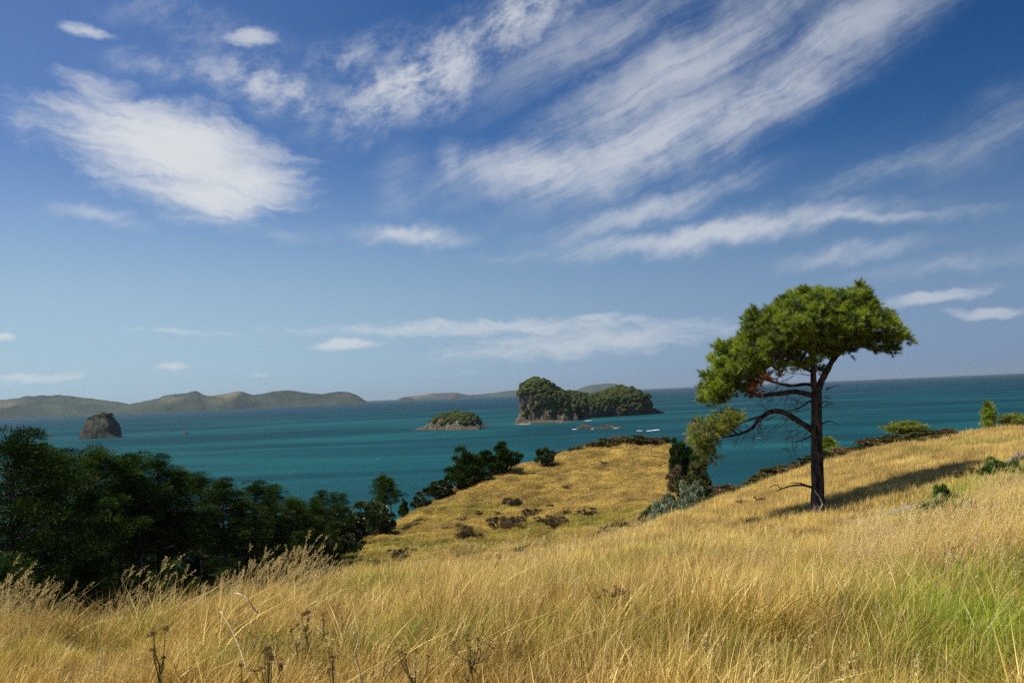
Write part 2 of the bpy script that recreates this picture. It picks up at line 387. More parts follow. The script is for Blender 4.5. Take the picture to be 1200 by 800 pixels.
# ------------------------------------------------------------------ terrain
COLS = [  # photograph column, then (distance, 'p', row) or (distance, 'z', height below the eye)
 (-300, [(9,'z',-2.0),(14,'z',-4.2),(25,'z',-9),(45,'z',-14.5),(70,'z',-17),(95,'z',-20),(125,'z',-66)]),
 (0,   [(5,'z',-1.66),(9,'p',714),(14,'z',-4.2),(25,'z',-9),(45,'z',-14.5),(70,'z',-17),(95,'z',-19.5),(125,'z',-66)]),
 (100, [(5,'z',-1.66),(9,'p',713),(14,'z',-4.2),(25,'z',-9),(45,'z',-14.2),(70,'z',-17),(95,'z',-19.5),(125,'z',-66)]),
 (200, [(5,'z',-1.66),(10,'p',707),(16,'z',-4.9),(28,'z',-9.7),(45,'z',-14),(70,'z',-17),(95,'z',-20),(125,'z',-66)]),
 (300, [(5,'z',-1.66),(12,'p',690),(18,'z',-5.1),(30,'z',-9.7),(48,'z',-14),(75,'z',-17.5),(100,'z',-20.5),(130,'z',-66)]),
 (400, [(5,'z',-1.66),(10,'z',-2.35),(16,'p',669),(24,'z',-6.2),(40,'z',-11.5),(60,'z',-14.7),(85,'p',662),(120,'p',632),(140,'z',-28),(170,'z',-66)]),
 (500, [(5,'z',-1.66),(12,'z',-2.6),(22,'p',660),(32,'z',-8.0),(50,'z',-12.7),(70,'z',-15.5),(85,'p',658),(120,'p',617),(150,'p',589),(165,'z',-23),(200,'z',-66)]),
 (600, [(5,'z',-1.66),(14,'z',-3.0),(28,'p',654),(40,'z',-9.3),(60,'z',-14.2),(78,'z',-16.7),(92,'p',646),(130,'p',597),(165,'p',546),(185,'z',-18),(225,'z',-66)]),
 (700, [(5,'z',-1.66),(14,'z',-2.9),(36,'p',634),(48,'z',-10),(65,'z',-14),(80,'z',-16.2),(95,'p',622),(130,'p',580),(160,'p',549),(190,'p',520),(205,'z',-15),(245,'z',-66)]),
 (760, [(5,'z',-1.66),(14,'z',-2.8),(42,'p',612),(55,'z',-10),(75,'z',-14),(90,'z',-15.6),(105,'p',600),(130,'p',575),(160,'p',546),(190,'p',515),(210,'z',-16),(250,'z',-66)]),
 (800, [(5,'z',-1.66),(14,'z',-2.8),(46,'p',598),(60,'z',-10.0),(80,'z',-13.5),(110,'z',-15.8),(150,'z',-15.5),(185,'p',524),(205,'z',-20),(245,'z',-66)]),
 (814, [(5,'z',-1.66),(14,'z',-2.8),(32,'z',-5.2),(47,'p',592),(62,'z',-10),(85,'z',-13.5),(110,'z',-15.8),(140,'z',-18),(165,'z',-22),(180,'z',-34),(215,'z',-66)]),
 (828, [(5,'z',-1.66),(14,'z',-2.8),(32,'z',-5.2),(48,'p',586),(65,'z',-10.5),(85,'z',-14),(110,'z',-18),(135,'z',-24),(150,'z',-40),(180,'z',-66)]),
 (850, [(5,'z',-1.66),(14,'z',-2.8),(32,'z',-5.1),(50,'p',577),(65,'z',-11),(85,'z',-18),(105,'z',-40),(120,'z',-66)]),
 (900, [(5,'z',-1.66),(12,'z',-2.5),(20,'z',-3.6),(32,'p',603),(41,'p',580),(51,'p',560),(66,'z',-10),(85,'z',-20),(115,'z',-66)]),
 (958, [(5,'z',-1.66),(12,'z',-2.5),(20,'z',-3.7),(31,'p',602),(40,'p',570),(53,'p',541),(64,'z',-7.2),(78,'z',-14),(115,'z',-66)]),
 (1080,[(4.5,'z',-1.64),(12,'z',-2.4),(20,'p',620),(26,'p',590),(33,'p',567),(42,'p',541),(56,'p',511),(68,'z',-6.5),(82,'z',-13),(125,'z',-66)]),
 (1200,[(4.5,'z',-1.62),(10,'z',-2.1),(15,'p',604),(22,'p',572),(30,'p',546),(42,'p',520),(58,'p',499),(70,'z',-6),(85,'z',-13),(130,'z',-66)]),
 (1500,[(4.5,'z',-1.5),(15,'z',-2.0),(30,'z',-2.5),(60,'z',-2.6),(75,'z',-5),(90,'z',-12),(140,'z',-66)]),
]
def pchip(x, y, q):
    x = np.asarray(x, float); y = np.asarray(y, float); h = np.diff(x); dl = np.diff(y)/h; m = np.zeros(len(x))
    for i in range(1, len(x)-1):
        if dl[i-1]*dl[i] > 0:
            w1, w2 = 2*h[i]+h[i-1], h[i]+2*h[i-1]; m[i] = (w1+w2)/(w1/dl[i-1]+w2/dl[i])
    m[0], m[-1] = dl[0], dl[-1]
    q = np.clip(q, x[0], x[-1]); k = np.clip(np.searchsorted(x, q, 'right')-1, 0, len(x)-2); t = (q-x[k])/h[k]
    return (2*t**3-3*t**2+1)*y[k] + (t**3-2*t**2+t)*h[k]*m[k] + (-2*t**3+3*t**2)*y[k+1] + (t**3-t**2)*h[k]*m[k+1]
RG = np.concatenate([[0.3], np.geomspace(.8, 330, 420)])
prof, caz = [], []
for px, pts in COLS:
    rr, zz, azs = [0, 2.5], [-1.68, -1.67], []
    for r, k, v in pts:
        if k == 'p':
            p = at(px, v, r); zz.append(p[2]-EYE); azs.append(math.atan2(p[0], p[1]))
        else: zz.append(v)
        rr.append(r)
    rr.append(330); zz.append(-66)
    caz.append(np.mean(azs) if azs else azel(px, 468-.0421*(px-440))[0]); prof.append(pchip(rr, zz, RG))
prof = np.array(prof); caz = np.array(caz)
AZ = np.concatenate([np.linspace(-math.pi, caz[0]-.02, 60), np.linspace(caz[0], caz[-1], 520), np.linspace(caz[-1]+.02, math.pi, 60)])
back = pchip([0, 20, 60, 120, 200, 330], [-1.68, -1.2, 1.5, 3, -20, -66], RG)
Zg = np.zeros((len(AZ), len(RG)))
for j in range(len(RG)):
    Zg[:, j] = pchip(caz, prof[:, j], AZ)
for i, a in enumerate(AZ):
    o = max(caz[0]-a, a-caz[-1], 0)
    if o > 0:
        f = min(1, max(0, (o-.25)/.9)); f = f*f*(3-2*f); Zg[i] = Zg[i]*(1-f) + back*f
# smooth lightly along azimuth
for _ in range(6):
    Zg[1:-1] = .25*Zg[:-2] + .5*Zg[1:-1] + .25*Zg[2:]
Zg[0] = Zg[-1] = .5*(Zg[0]+Zg[-1])
X = np.sin(AZ)[:, None]*RG[None, :]; Y = np.cos(AZ)[:, None]*RG[None, :]
NZ = np.zeros_like(Zg)
for i in range(len(AZ)):
    for j in range(0, len(RG)):
        if RG[j] < 3 : continue
        x, y = X[i, j], Y[i, j]; r = RG[j]
        amp = .07 + .42*min(1, max(0, (r-45)/60))
        NZ[i, j] = amp*mnoise.noise(Vector((x*.35, y*.35, 3))) + (.6*amp)*mnoise.noise(Vector((x*1.1, y*1.1, 7))) + \
            (min(1, max(0, (r-50)/80))*.7)*mnoise.noise(Vector((x*.07, y*.07, 1)))
        if Zg[i, j] < -30: NZ[i, j] += 3.0*mnoise.noise(Vector((x*.12, y*.12, Zg[i, j]*.1)))
Zg = Zg + NZ - np.interp(RG, [0, 3, 9, 20, 60, 90, 200, 330], [0, .10, .22, .24, .24, .30, .42, .42])[None, :]*(Zg > -24)
def zat(x, y):
    """ground height (world) under x, y; arrays allowed"""
    x = np.atleast_1d(np.asarray(x, float)); y = np.atleast_1d(np.asarray(y, float))
    a = np.arctan2(x, y); r = np.clip(np.hypot(x, y), RG[0], RG[-1]-1e-3)
    i = np.clip(np.searchsorted(AZ, a)-1, 0, len(AZ)-2); j = np.clip(np.searchsorted(RG, r)-1, 0, len(RG)-2)
    u = (a-AZ[i])/(AZ[i+1]-AZ[i]); v = (r-RG[j])/(RG[j+1]-RG[j])
    return EYE + (Zg[i, j]*(1-u)*(1-v) + Zg[i+1, j]*u*(1-v) + Zg[i, j+1]*(1-u)*v + Zg[i+1, j+1]*u*v)
def ground(px, py, rmin=2.0):
    """first place where the sight line of a pixel meets the ground beyond rmin"""
    d = ray(px, py); h = math.hypot(d[0], d[1])
    rs = np.geomspace(rmin, 320, 3000); xs, ys, zs = d[0]/h*rs, d[1]/h*rs, EYE + d[2]/h*rs
    k = np.argmax(zs <= zat(xs, ys))
    if zs[k] > zat(xs[k], ys[k])[0]: return None
    return np.array([xs[k], ys[k], zat(xs[k], ys[k])[0]])
def spot(px, r):
    """ground point in the direction of a photograph column at distance r"""
    a = azel(px, 468-.0421*(px-440)+150)[0]; x, y = math.sin(a)*r, math.cos(a)*r
    return np.array([x, y, zat(x, y)[0]])

def fnoise(x, y, s, z=0):
    return np.array([mnoise.noise(Vector((a*s, b*s, z))) for a, b in zip(x, y)])
GREEN_SPOTS = []   # x, y, radius, strength
for px, py, rad, st in [(1110, 585, 1.4, .8), (1090, 600, 1.0, .8), (1170, 565, 1.6, .6), (1180, 730, 1.0, .9), (1100, 700, .9, .75), (1190, 690, 1.4, .9), (1130, 740, .9, .85), (1160, 780, .9, .85),
                        (1040, 760, .8, .55), (970, 690, .8, .45), (1120, 770, .7, .7), (790, 655, 2.2, .45), (660, 690, 1.2, .45), (640, 705, .7, .4),
                        (850, 640, 1.5, .4), (430, 655, 9, .7), (470, 640, 9, .7), (520, 640, 8, .75), (600, 625, 10, .6), (560, 600, 10, .45), (440, 690, 1.2, .5),
                        (690, 610, 6, .5), (745, 760, .8, .4), (1160, 560, 2.5, .55), (700, 570, 6, .3), (290, 770, .5, .45), (140, 760, .7, .4), (880, 770, .8, .4), (640, 560, 7, .3),
                        (30, 770, .6, .3), (480, 760, .8, .3), (1140, 520, 3, .35)]:
    g = ground(px, py)
    if g is not None: GREEN_SPOTS.append((g[0], g[1], rad, st))
def greenness(x, y):
    n = .5 + .5*fnoise(x, y, .55, 2) * 1.4
    b = np.zeros(len(x))
    for gx, gy, rad, st in GREEN_SPOTS:
        b = np.maximum(b, st*np.exp(-((x-gx)**2+(y-gy)**2)/(rad*rad)*.8))
    return np.clip(b + (n-.55)*.35 + .05, 0, 1)
V = np.stack([X, Y, EYE + Zg], -1).reshape(-1, 3)
nr = len(RG); i = np.arange(len(AZ)-1)[:, None]; j = np.arange(nr-1)[None, :]
Q = np.stack([i*nr+j, i*nr+j+1, (i+1)*nr+j+1, (i+1)*nr+j], -1).reshape(-1, 4)[:, ::-1]
vr = np.hypot(V[:, 0], V[:, 1]); va = np.arctan2(V[:, 0], V[:, 1])
gatt = np.zeros(len(V)); sel = (abs(va) < .75) & (V[:, 2] > 30); gatt[sel] = greenness(V[sel, 0], V[sel, 1])
a_mid = azel(400, 640)[0]
bare = np.clip((EYE-V[:, 2]-22)/8, 0, 1)
forest_floor = (va < a_mid-.005) & (vr > 15)
bare = np.where(forest_floor, np.clip((vr-15)/10, 0, 1), bare)
gme = mesh_np('ground', V, Q, {'green': gatt, 'bare': bare}, smooth=True)
tag(link('ground', gme, M_GROUND), kind='structure')

# the sea, one sheet to the horizon
S = 60000.0
sme = mesh_np('sea', np.array([[-S, -2000, 0], [S, -2000, 0], [S, S, 0], [-S, S, 0]]), np.array([[0, 1, 2, 3]]))
tag(link('sea', sme, M_SEA), kind='structure')

# ------------------------------------------------------------------ far hills
def hill_range(name, pts, D, depth, seed, base_row=None):
    """pts: skyline (column, height above the waterline in photo pixels); D distance"""
    xs = np.array([p[0] for p in pts], float); hs = np.array([p[1] for p in pts], float)
    n = 360; m = 26
    q = np.linspace(xs[0], xs[-1], n); h = pchip(xs, hs, q)
    V = np.zeros((n, m, 3))
    for a in range(n):
        azc = azel(q[a], 468-.0421*(q[a]-440))[0]; H = h[a]/F*D
        for b in range(m):
            t = b/(m-1); r = D + depth*(t-.35)
            prof_ = math.sin(math.pi*min(1, max(0, t)))**.7
            nz = mnoise.fractal(Vector((q[a]*.035+seed, t*3.0, seed)), 1.0, 2.0, 5)
            rid = mnoise.fractal(Vector((q[a]*.09+seed, t*5.0, seed+4)), 1.0, 2.0, 4)
            z = H*prof_*(1+.22*nz*(1-prof_**4)) + H*.05*rid
            V[a, b] = (math.sin(azc)*r, math.cos(azc)*r, max(-5, z if 0 < b < m-1 else -5))
    i = np.arange(n-1)[:, None]*m; j = np.arange(m-1)[None, :]
    Q = np.stack([i+j, i+m+j, i+m+j+1, i+j+1], -1).reshape(-1, 4)
    return tag(link(name, mesh_np(name, V.reshape(-1, 3), Q, smooth=True), M_HILLS), kind='structure')
hill_range('hills', [(-260, 20), (-120, 26), (-40, 20), (0, 19), (40, 22), (65, 22), (100, 18), (135, 13), (160, 8), (200, 5), (260, 2), (330, 0)], 17000, 2600, 3)
hill_range('hills', [(80, 0), (130, 3), (150, 10), (185, 15), (195, 18), (215, 19.5), (228, 22), (243, 16), (262, 17), (280, 20), (300, 15), (322, 18), (335, 18.5), (350, 17), (375, 13), (398, 15), (408, 14), (420, 9), (432, 0)], 14500, 1900, 9)
hill_range('hills', [(462, 0), (475, 4), (490, 5), (505, 7), (520, 6.5), (535, 6), (550, 3), (575, 4), (600, 6), (640, 5), (660, 0)], 27000, 1500, 15)
hill_range('hills', [(670, 0), (682, 6), (695, 9), (710, 10), (722, 9), (732, 5), (740, 0)], 25000, 1500, 22)
hill_range('hills', [(466, 0), (472, 4.0), (480, 3.6), (486, 0)], 17000, 500, 31)
hill_range('hills', [(526, 0), (529, 5.5), (533, 6.5), (537, 4), (541, 0)], 16000, 400, 37)

# ------------------------------------------------------------------ islands
def wl(px, py):
    """point on the water seen at a pixel"""
    d = ray(px, py); k = -EYE/d[2]; return np.array([d[0]*k, d[1]*k, 0.0])
def loft(name, parent, mat_, L0, L1, prof, depth, seed, rough, exp_=2.6, n=150, m=64, skew=0.0):
    """rocky mass between two waterline points; prof: (t, height, half depth factor); steep rounded cross-section"""
    L0, L1 = np.array(L0[:2]), np.array(L1[:2]); ax = L1-L0; Ln = np.linalg.norm(ax); ax /= Ln; nn = np.array([-ax[1], ax[0]])
    if np.dot(nn, (L0+L1)/2) < 0: nn = -nn
    tt = [p[0] for p in prof]; hh = [p[1] for p in prof]; dd = [p[2] for p in prof]
    V = np.zeros((n, m, 3))
    for a in range(n):
        t = a/(n-1); H = max(.01, pchip(tt, hh, np.array([t]))[0]); Dp = max(.5, pchip(tt, dd, np.array([t]))[0]*depth)
        for b in range(m):
            th = math.pi*b/(m-1); c, s = -math.cos(th), math.sin(th)
            y = math.copysign(abs(c)**(2/exp_), c)*Dp; z = (s**(2/exp_))*H
            x = t*Ln
            p = Vector((x, y, z)); nz = mnoise.fractal(p*(1/38)+Vector((seed, 0, 0)), .9, 2.1, 5)
            nv = Vector((x-.5*Ln, y, z*.6)); nv.normalize()
            k = rough*nz*min(1, .25+z/25)
            q = L0 + ax*(x + nv.x*k) + nn*(y + Dp*.8 + nv.y*k)
            V[a, b] = (q[0], q[1], z + nv.z*k if 0 < b < m-1 else -3)
    i = np.arange(n-1)[:, None]*m; j = np.arange(m-1)[None, :]
    Q = np.stack([i+j, i+m+j, i+m+j+1, i+j+1], -1).reshape(-1, 4)
    o = link(name, mesh_np(name, V.reshape(-1, 3), Q, smooth=True), mat_, parent)
    return o, V
def ico():
    import bmesh
    bm = bmesh.new(); bmesh.ops.create_icosphere(bm, subdivisions=2, radius=1)
    v = np.array([x.co[:] for x in bm.verts]); f = np.array([[q.index for q in x.verts] for x in bm.faces]); bm.free(); return v, f
IV, IF = ico()
def canopy(name, parent, mat_, pts, rad, seed, squash=.8):
    """many rough tree crowns over a hillside"""
    VV, FF = [], []; n = 0
    for k, p in enumerate(pts):
        s = rad*rng.uniform(.55, 1.35); v = IV.copy()
        ds = 1 + .30*np.array([mnoise.fractal(Vector((a*1.7+seed+k*3.1, b*1.7, c*1.7)), 1, 2, 3) for a, b, c in v])
        v = v*ds[:, None]*np.array([s, s, s*squash]) + p
        VV.append(v); FF.append(IF+n); n += len(v)
    return link(name, mesh_np(name, np.concatenate(VV), np.concatenate(FF)), mat_, parent)
def pick(V, cond, n, up=0.0):
    """random surface points of a loft that satisfy cond(u, v, z)"""
    na, nb = V.shape[:2]; out = []
    g = 0
    while len(out) < n and g < 60000:
        g += 1
        a, b = rng.integers(1, na-1), rng.integers(1, nb-1); p = V[a, b]
        nrm = np.cross(V[a+1, b]-V[a-1, b], V[a, b+1]-V[a, b-1]); nrm = nrm/(np.linalg.norm(nrm)+1e-9)
        if cond(a/(na-1), b/(nb-1), p[2], abs(nrm[2]), p): out.append(p + np.array([0, 0, up]))
    return out
# sea stack
def px_m(px, py): return np.linalg.norm(wl(px, py)[:2])/F
e = empty('rock_stack', wl(114, 513))
A, B = wl(93, 514.5), wl(134.5, 513); u = px_m(114, 513)
o, SV = loft('rock', None, M_STACK, A, B, [(0, 1, .3), (.04, 11*u, .6), (.10, 17*u, .8), (.22, 22.5*u, .95), (.40, 25.5*u, 1), (.56, 25*u, 1), (.70, 21*u, .9), (.82, 13*u, .8), (.92, 4*u, .6), (1, .5, .3)], 30, 4.2, 5, 2.5)
o.parent = e; o.matrix_parent_inverse = Matrix.Translation(-e.location)
c = canopy('bush_cover', None, M_CANOPY2, pick(SV, lambda a, b, z, nz, p: z > 19*u and nz > .5, 110), 2.8, 5.5, .6)
c.parent = e; c.matrix_parent_inverse = Matrix.Translation(-e.location)
tag(c, kind='stuff')
tag(e, 'lone grey domed rock stack standing in the sea above the dark pines at left', 'sea stack')
# small island
e = empty('rock_island', wl(520, 505)); u = px_m(520, 505)
A, B = wl(484, 503.5), wl(554, 503.5)
PR = [(0, .6, .3), (.12, 2.5*u, .6), (.25, 7*u, .8), (.33, 15*u, .95), (.42, 19.5*u, 1), (.6, 19*u, 1), (.76, 18*u, .9), (.85, 13*u, .75), (.9, 5*u, .6), (1, .5, .3)]
o, SV = loft('rock', None, M_CLIFF, A, B, PR, 32, 8.8, 8, 2.8)
o.parent = e; o.matrix_parent_inverse = Matrix.Translation(-e.location)
c = canopy('bush_cover', None, M_CANOPY, pick(SV, lambda a, b, z, nz, p: z > (9.5*u if a < .42 else 7*u) and .3 < a < .88, 330), 4.0, 7.5, .75)
c.parent = e; c.matrix_parent_inverse = Matrix.Translation(-e.location); tag(c, kind='stuff')
tag(e, 'small low island with a bushy cap and pale rock skirt, left of the large island', 'island')
# large island
e = empty('rock_island', wl(690, 492)); u = px_m(650, 495)
def under(o, e):
    o.parent = e; o.matrix_parent_inverse = Matrix.Translation(-e.location); return o
A, B = wl(604, 495.5), wl(676, 492.5)
o1, V1 = loft('headland', None, M_CLIFF, A, B, [(0, .8, .35), (.07, 6*u, .5), (.11, 18*u, .6), (.135, 38*u, .7), (.22, 47*u, .85), (.38, 50.5*u, 1), (.52, 48*u, 1), (.66, 40*u, 1), (.8, 33*u, .95), (.93, 28*u, .9), (1, 20*u, .8)], 75, 2.2, 14, 3.4)
under(o1, e)
A, B = wl(655, 491.5), wl(779, 484)
o2, V2 = loft('ridge', None, M_REEF, A, B, [(0, 25*u, .8), (.1, 30*u, .95), (.22, 34*u, 1), (.34, 31*u, .95), (.46, 30*u, .95), (.56, 33*u, 1), (.68, 37*u, 1), (.78, 35*u, 1), (.86, 24*u, .85), (.93, 9*u, .6), (.97, 5*u, .5), (1, .5, .3)], 72, 6.1, 13, 2.5)
under(o2, e)
ledge, _ = loft('rock_ledge', None, M_CLIFF, wl(598, 497), wl(668, 495), [(0, .4, .4), (.2, 2.4*u, .8), (.5, 3.4*u, 1), (.8, 2.6*u, .8), (1, .4, .4)], 20, 5.1, 6, 2.2, 60, 24)
under(ledge, e)
def c1(a, b, z, nz, p):
    if a < .12: return False
    if a < .27 and b < .6: return z > 33*u or (z < 15*u and z > 6*u and a < .2)
    if b < .5 and .27 < a < .42: return z > 16*u
    return z > 11*u
under(tag(canopy('bush_cover', None, M_CANOPY, pick(V1, c1, 1100), 4.6, 9.5, .8), kind='stuff'), e)
under(tag(canopy('bush_cover', None, M_CANOPY, pick(V2, lambda a, b, z, nz, p: z > 7*u and a < .9 and not (rng.random() < .5 and z < 14*u), 1500), 4.8, 19.5, .8), kind='stuff'), e)
tag(e, 'large bushy island with a pale cliff at its left end and a humped ridge', 'island')
# reefs and lone rocks
def reef(label, px0, px1, py, hpx, seed, bumps, group=None, cat='rock', n=50):
    A, B = wl(px0, py), wl(px1, py); u = px_m((px0+px1)/2, py)
    pr = [(0, .2, .3)] + [(t, h*u, .6+.4*h/max(1, hpx)) for t, h in bumps] + [(1, .2, .3)]
    o, _ = loft('sea_rock', None, M_REEF, A, B, pr, max(6, (px1-px0)*u*.12), seed, 3.5, 2.2, n, 24)
    c = (A+B)/2; o.data.transform(Matrix.Translation(-Vector(c))); o.location = c
    return tag(o, label, cat, group)
reef('low dark reef with white water at its foot in front of the large island', 671, 712, 502, 6, 1.3, [(.1, 2), (.25, 5), (.4, 4), (.52, 2.2), (.7, 1.5), (.85, 1)])
reef('smaller dark reef just right of the low reef before the large island', 700, 731, 501, 4, 2.3, [(.1, 1), (.3, 4.2), (.5, 2.5), (.75, 1.6)])
reef('flat dark rock awash between the small island and the large island', 556, 573, 499.5, 4, 3.3, [(.2, 2.6), (.5, 3.6), (.75, 2.4)])
reef('tiny dark rock alone on open water right of the domed stack', 213, 217.5, 508.5, 3, 4.3, [(.3, 2.6), (.7, 2.0)], n=20)
reef('low rock barely breaking the water left of the domed stack', 54, 64, 514.5, 2, 5.3, [(.3, 1.3), (.6, .7)], n=20)
reef('small far rock below the pale hill across the bay', 257, 270, 478, 3, 6.3, [(.2, 1.5), (.4, 1.5), (.6, 2.6), (.8, 2)], n=30)
# foam where the swell breaks
def foam(label, segs):
    VV, FF = [], []; n = 0
    for px0, px1, py0, py1, th in segs:
        k = 40; q = np.linspace(0, 1, k)
        for s in range(3):
            off = rng.normal()*.2
            top, bot = [], []
            for t in q:
                x = px0+(px1-px0)*t; y = py0+(py1-py0)*t + off
                tt = th*math.sin(math.pi*t)**.6*(.6+.7*mnoise.noise(Vector((t*9+s*7+px0, s, 0))))*.6
                P1, P2 = wl(x, y-abs(tt)*.5), wl(x, y+abs(tt)*.5)
                P1[2] = P2[2] = .02+.01*s; top.append(P1); bot.append(P2)
            VV += top+bot; i = np.arange(k-1)
            FF.append(np.stack([n+i, n+i+1, n+k+i+1, n+k+i], -1)); n += 2*k
    V = np.array(VV); V[:, 2] += .03
    o = link('sea_foam', mesh_np('sea_foam', V, np.concatenate(FF)), M_FOAM); return tag(o, label, 'sea foam', kind='stuff')
foam('white breaking foam on the teal water beyond the grassy knoll', [(746, 753, 504.6, 504.4, .6), (757, 765, 504.9, 504.2, .8), (764, 773, 504.0, 503.4, .9)])
foam('thin white surf around the low reef', [(670, 676, 502.6, 502.8, .5), (718, 725, 501.6, 501.4, .45), (692, 696, 502.8, 502.7, .4)])
foam('thin surf line along the foot of the large island', [(604, 622, 496.9, 496.7, .3), (684, 694, 492.9, 492.2, .35)])

# ------------------------------------------------------------------ haze
def m_haze():
    m = bpy.data.materials.new('haze'); m.use_nodes = True; t = NT(m.node_tree); t.n.clear()
    o = t.node('ShaderNodeOutputMaterial'); p = t.node('ShaderNodeVolumePrincipled')
    p.inputs['Color'].default_value = (.84, .95, 1, 1); p.inputs['Density'].default_value = HAZE
    p.inputs['Anisotropy'].default_value = .35
    t.l.new(p.outputs[0], o.inputs['Volume']); return m
HAZE = 1.7e-5
import bmesh
bm = bmesh.new(); bmesh.ops.create_cube(bm, size=1)
for v in bm.verts:
    v.co = (v.co.x*2*(S+1000), -2500 if v.co.y < 0 else S+1000, -70 if v.co.z < 0 else 440)
me = bpy.data.meshes.new('haze'); bm.to_mesh(me); bm.free()
if HAZE > 0:
    tag(link('haze', me, m_haze()), kind='stuff')

# ------------------------------------------------------------------ trees
def crown_tris(centres, rads, per, L, W, up=.35, flat=.75, shell=.55, leaf=False):
    """leaf tufts: per leaves in each ellipsoidal clump, pointing outwards and a little up"""
    n = len(centres)*per
    C = np.repeat(centres, per, 0); Rr = np.repeat(rads, per)[:, None]
    d = rand_dirs(n); d[:, 2] = np.where(rng.random(n) < .7, abs(d[:, 2]), d[:, 2])
    k = shell + (1-shell)*rng.random((n, 1))
    base = C + d*Rr*k*np.array([1, 1, flat])
    dr = norm(d + np.array([0, 0, up]) + .55*rand_dirs(n))
    Ls = L*rng.uniform(.7, 1.25, n)
    V, T = (leaves if leaf else blades)(base, dr, Ls, W*rng.uniform(.7, 1.3, n))
    br = np.repeat(rng.random(len(centres)), per)*.6 + rng.random(n)*.4
    return V, T, np.repeat(br, T.shape[1])

def pine_proto(seed, H, spread, clear, mat_leaf, nl=34, lean=.3, per=300, L=.15, W=.032, cs=.66, pointed=.5):
    """plantation pine: tall stem, uneven whorls of limbs, tufted clumps"""
    global rng
    rng = np.random.default_rng(seed)
    root = empty('pine_tree')
    tr = Tubes(); n = 12; z = np.linspace(-1.0, H*.96, n)
    wig = np.cumsum(rng.normal(size=(n, 2))*.09, 0); ax = np.stack([wig[:, 0]+lean*(z/H)**2, wig[:, 1], z], 1)
    tr.add(ax, np.interp(z, [-1, 0, H], [.28, .2, .03])*H/12, 8, .04)
    tr.build('trunk', M_BARKD, root)
    lb = Tubes(); cen, rad = [], []
    for k in range(nl):
        t = clear + (1-clear)*(k/(nl-1))**.85; zz = t*H*.97
        c0 = np.array([np.interp(zz, z, ax[:, 0]), np.interp(zz, z, ax[:, 1]), zz])
        u = (t-clear)/(1-clear)
        prof_ = (math.sin(math.pi*min(1, (.18+.82*u))**.9)**.8)*(1-pointed*u*.6)
        ln = spread*max(.14, prof_)*rng.uniform(.6, 1.2); a = k*2.4 + rng.normal()*.5
        rise = rng.uniform(.1, .45)
        e1 = c0 + np.array([math.cos(a)*ln, math.sin(a)*ln, ln*rise])
        mid = (c0+e1)/2 + np.array([0, 0, -ln*.06])
        p, r = smooth_path([c0, mid, e1], [.07*H/12, .045*H/12, .015], 3); lb.add(p, r, 4)
        m = max(2, int(ln*2.1))
        for q in range(m):
            f = 1 - q/(m+.6); s = rng.uniform(.7, 1.25)*cs*(.75+.35*f)
            cen.append(c0*(1-f)+e1*f + rng.normal(size=3)*np.array([.35, .35, .2])*cs + np.array([0, 0, .15])); rad.append(s)
    for q in range(4): cen.append(ax[-1]+np.array([rng.normal()*.15, rng.normal()*.15, -.1-.35*q])); rad.append(cs*(.45+.12*q))
    for q in range(7):       # bare dead snags under the crown
        zz = H*clear*rng.uniform(.25, .98); a = rng.random()*6.28; ln = rng.uniform(.5, 1.6)
        c0 = np.array([np.interp(zz, z, ax[:, 0]), np.interp(zz, z, ax[:, 1]), zz])
        p, r = smooth_path([c0, c0+np.array([math.cos(a)*ln*.5, math.sin(a)*ln*.5, -.05]), c0+np.array([math.cos(a)*ln, math.sin(a)*ln, rng.uniform(-.3, .2)])], [.035, .02, .008], 2); lb.add(p, r, 4)
    lb.build('branches', M_BARKD, root)
    V, T, br = crown_tris(np.array(cen), np.array(rad), per, L, W)
    link('crown', mesh_np('crown', V, T, {'br': br}), mat_leaf, root)
    return root
def dup(root, parent=None):
    r = root.copy(); COL.objects.link(r); r.parent = parent
    for ch in root.children:
        dup(ch, r)
    return r
USED = set()
def place(proto, p, rz, s, label, cat, group=None):
    o = proto if proto.name not in USED else dup(proto)
    USED.add(proto.name); USED.add(o.name)
    o.location = p; o.rotation_euler = (0, 0, rz); o.scale = (s[0], s[0], s[1]) if isinstance(s, tuple) else (s, s, s)
    for k in ('label', 'category', 'group'):
        if k in o: del o[k]
    return tag(o, label, cat, group)
pines = []
for sd_, H, spd, clr, mm, pt in [(1, 12, 2.4, .40, M_DARKNEEDLE, .5), (2, 12, 2.1, .46, M_MIDNEEDLE, .7), (3, 12, 2.7, .36, M_DARKNEEDLE, .35), (4, 12, 2.5, .46, M_MIDNEEDLE, .5)]:
    pines.append(pine_proto(sd_, H, spd, clr, mm, nl=44, pointed=pt))
fillers = [pine_proto(5, 12, 3.2, .10, M_DARKNEEDLE, nl=40, pointed=.4), pine_proto(6, 12, 2.8, .16, M_MIDNEEDLE, nl=40, pointed=.5)]
ORD = ['first', 'second', 'third', 'fourth', 'fifth', 'sixth', 'seventh', 'eighth', 'ninth', 'tenth', 'eleventh', 'twelfth', 'thirteenth', 'fourteenth']
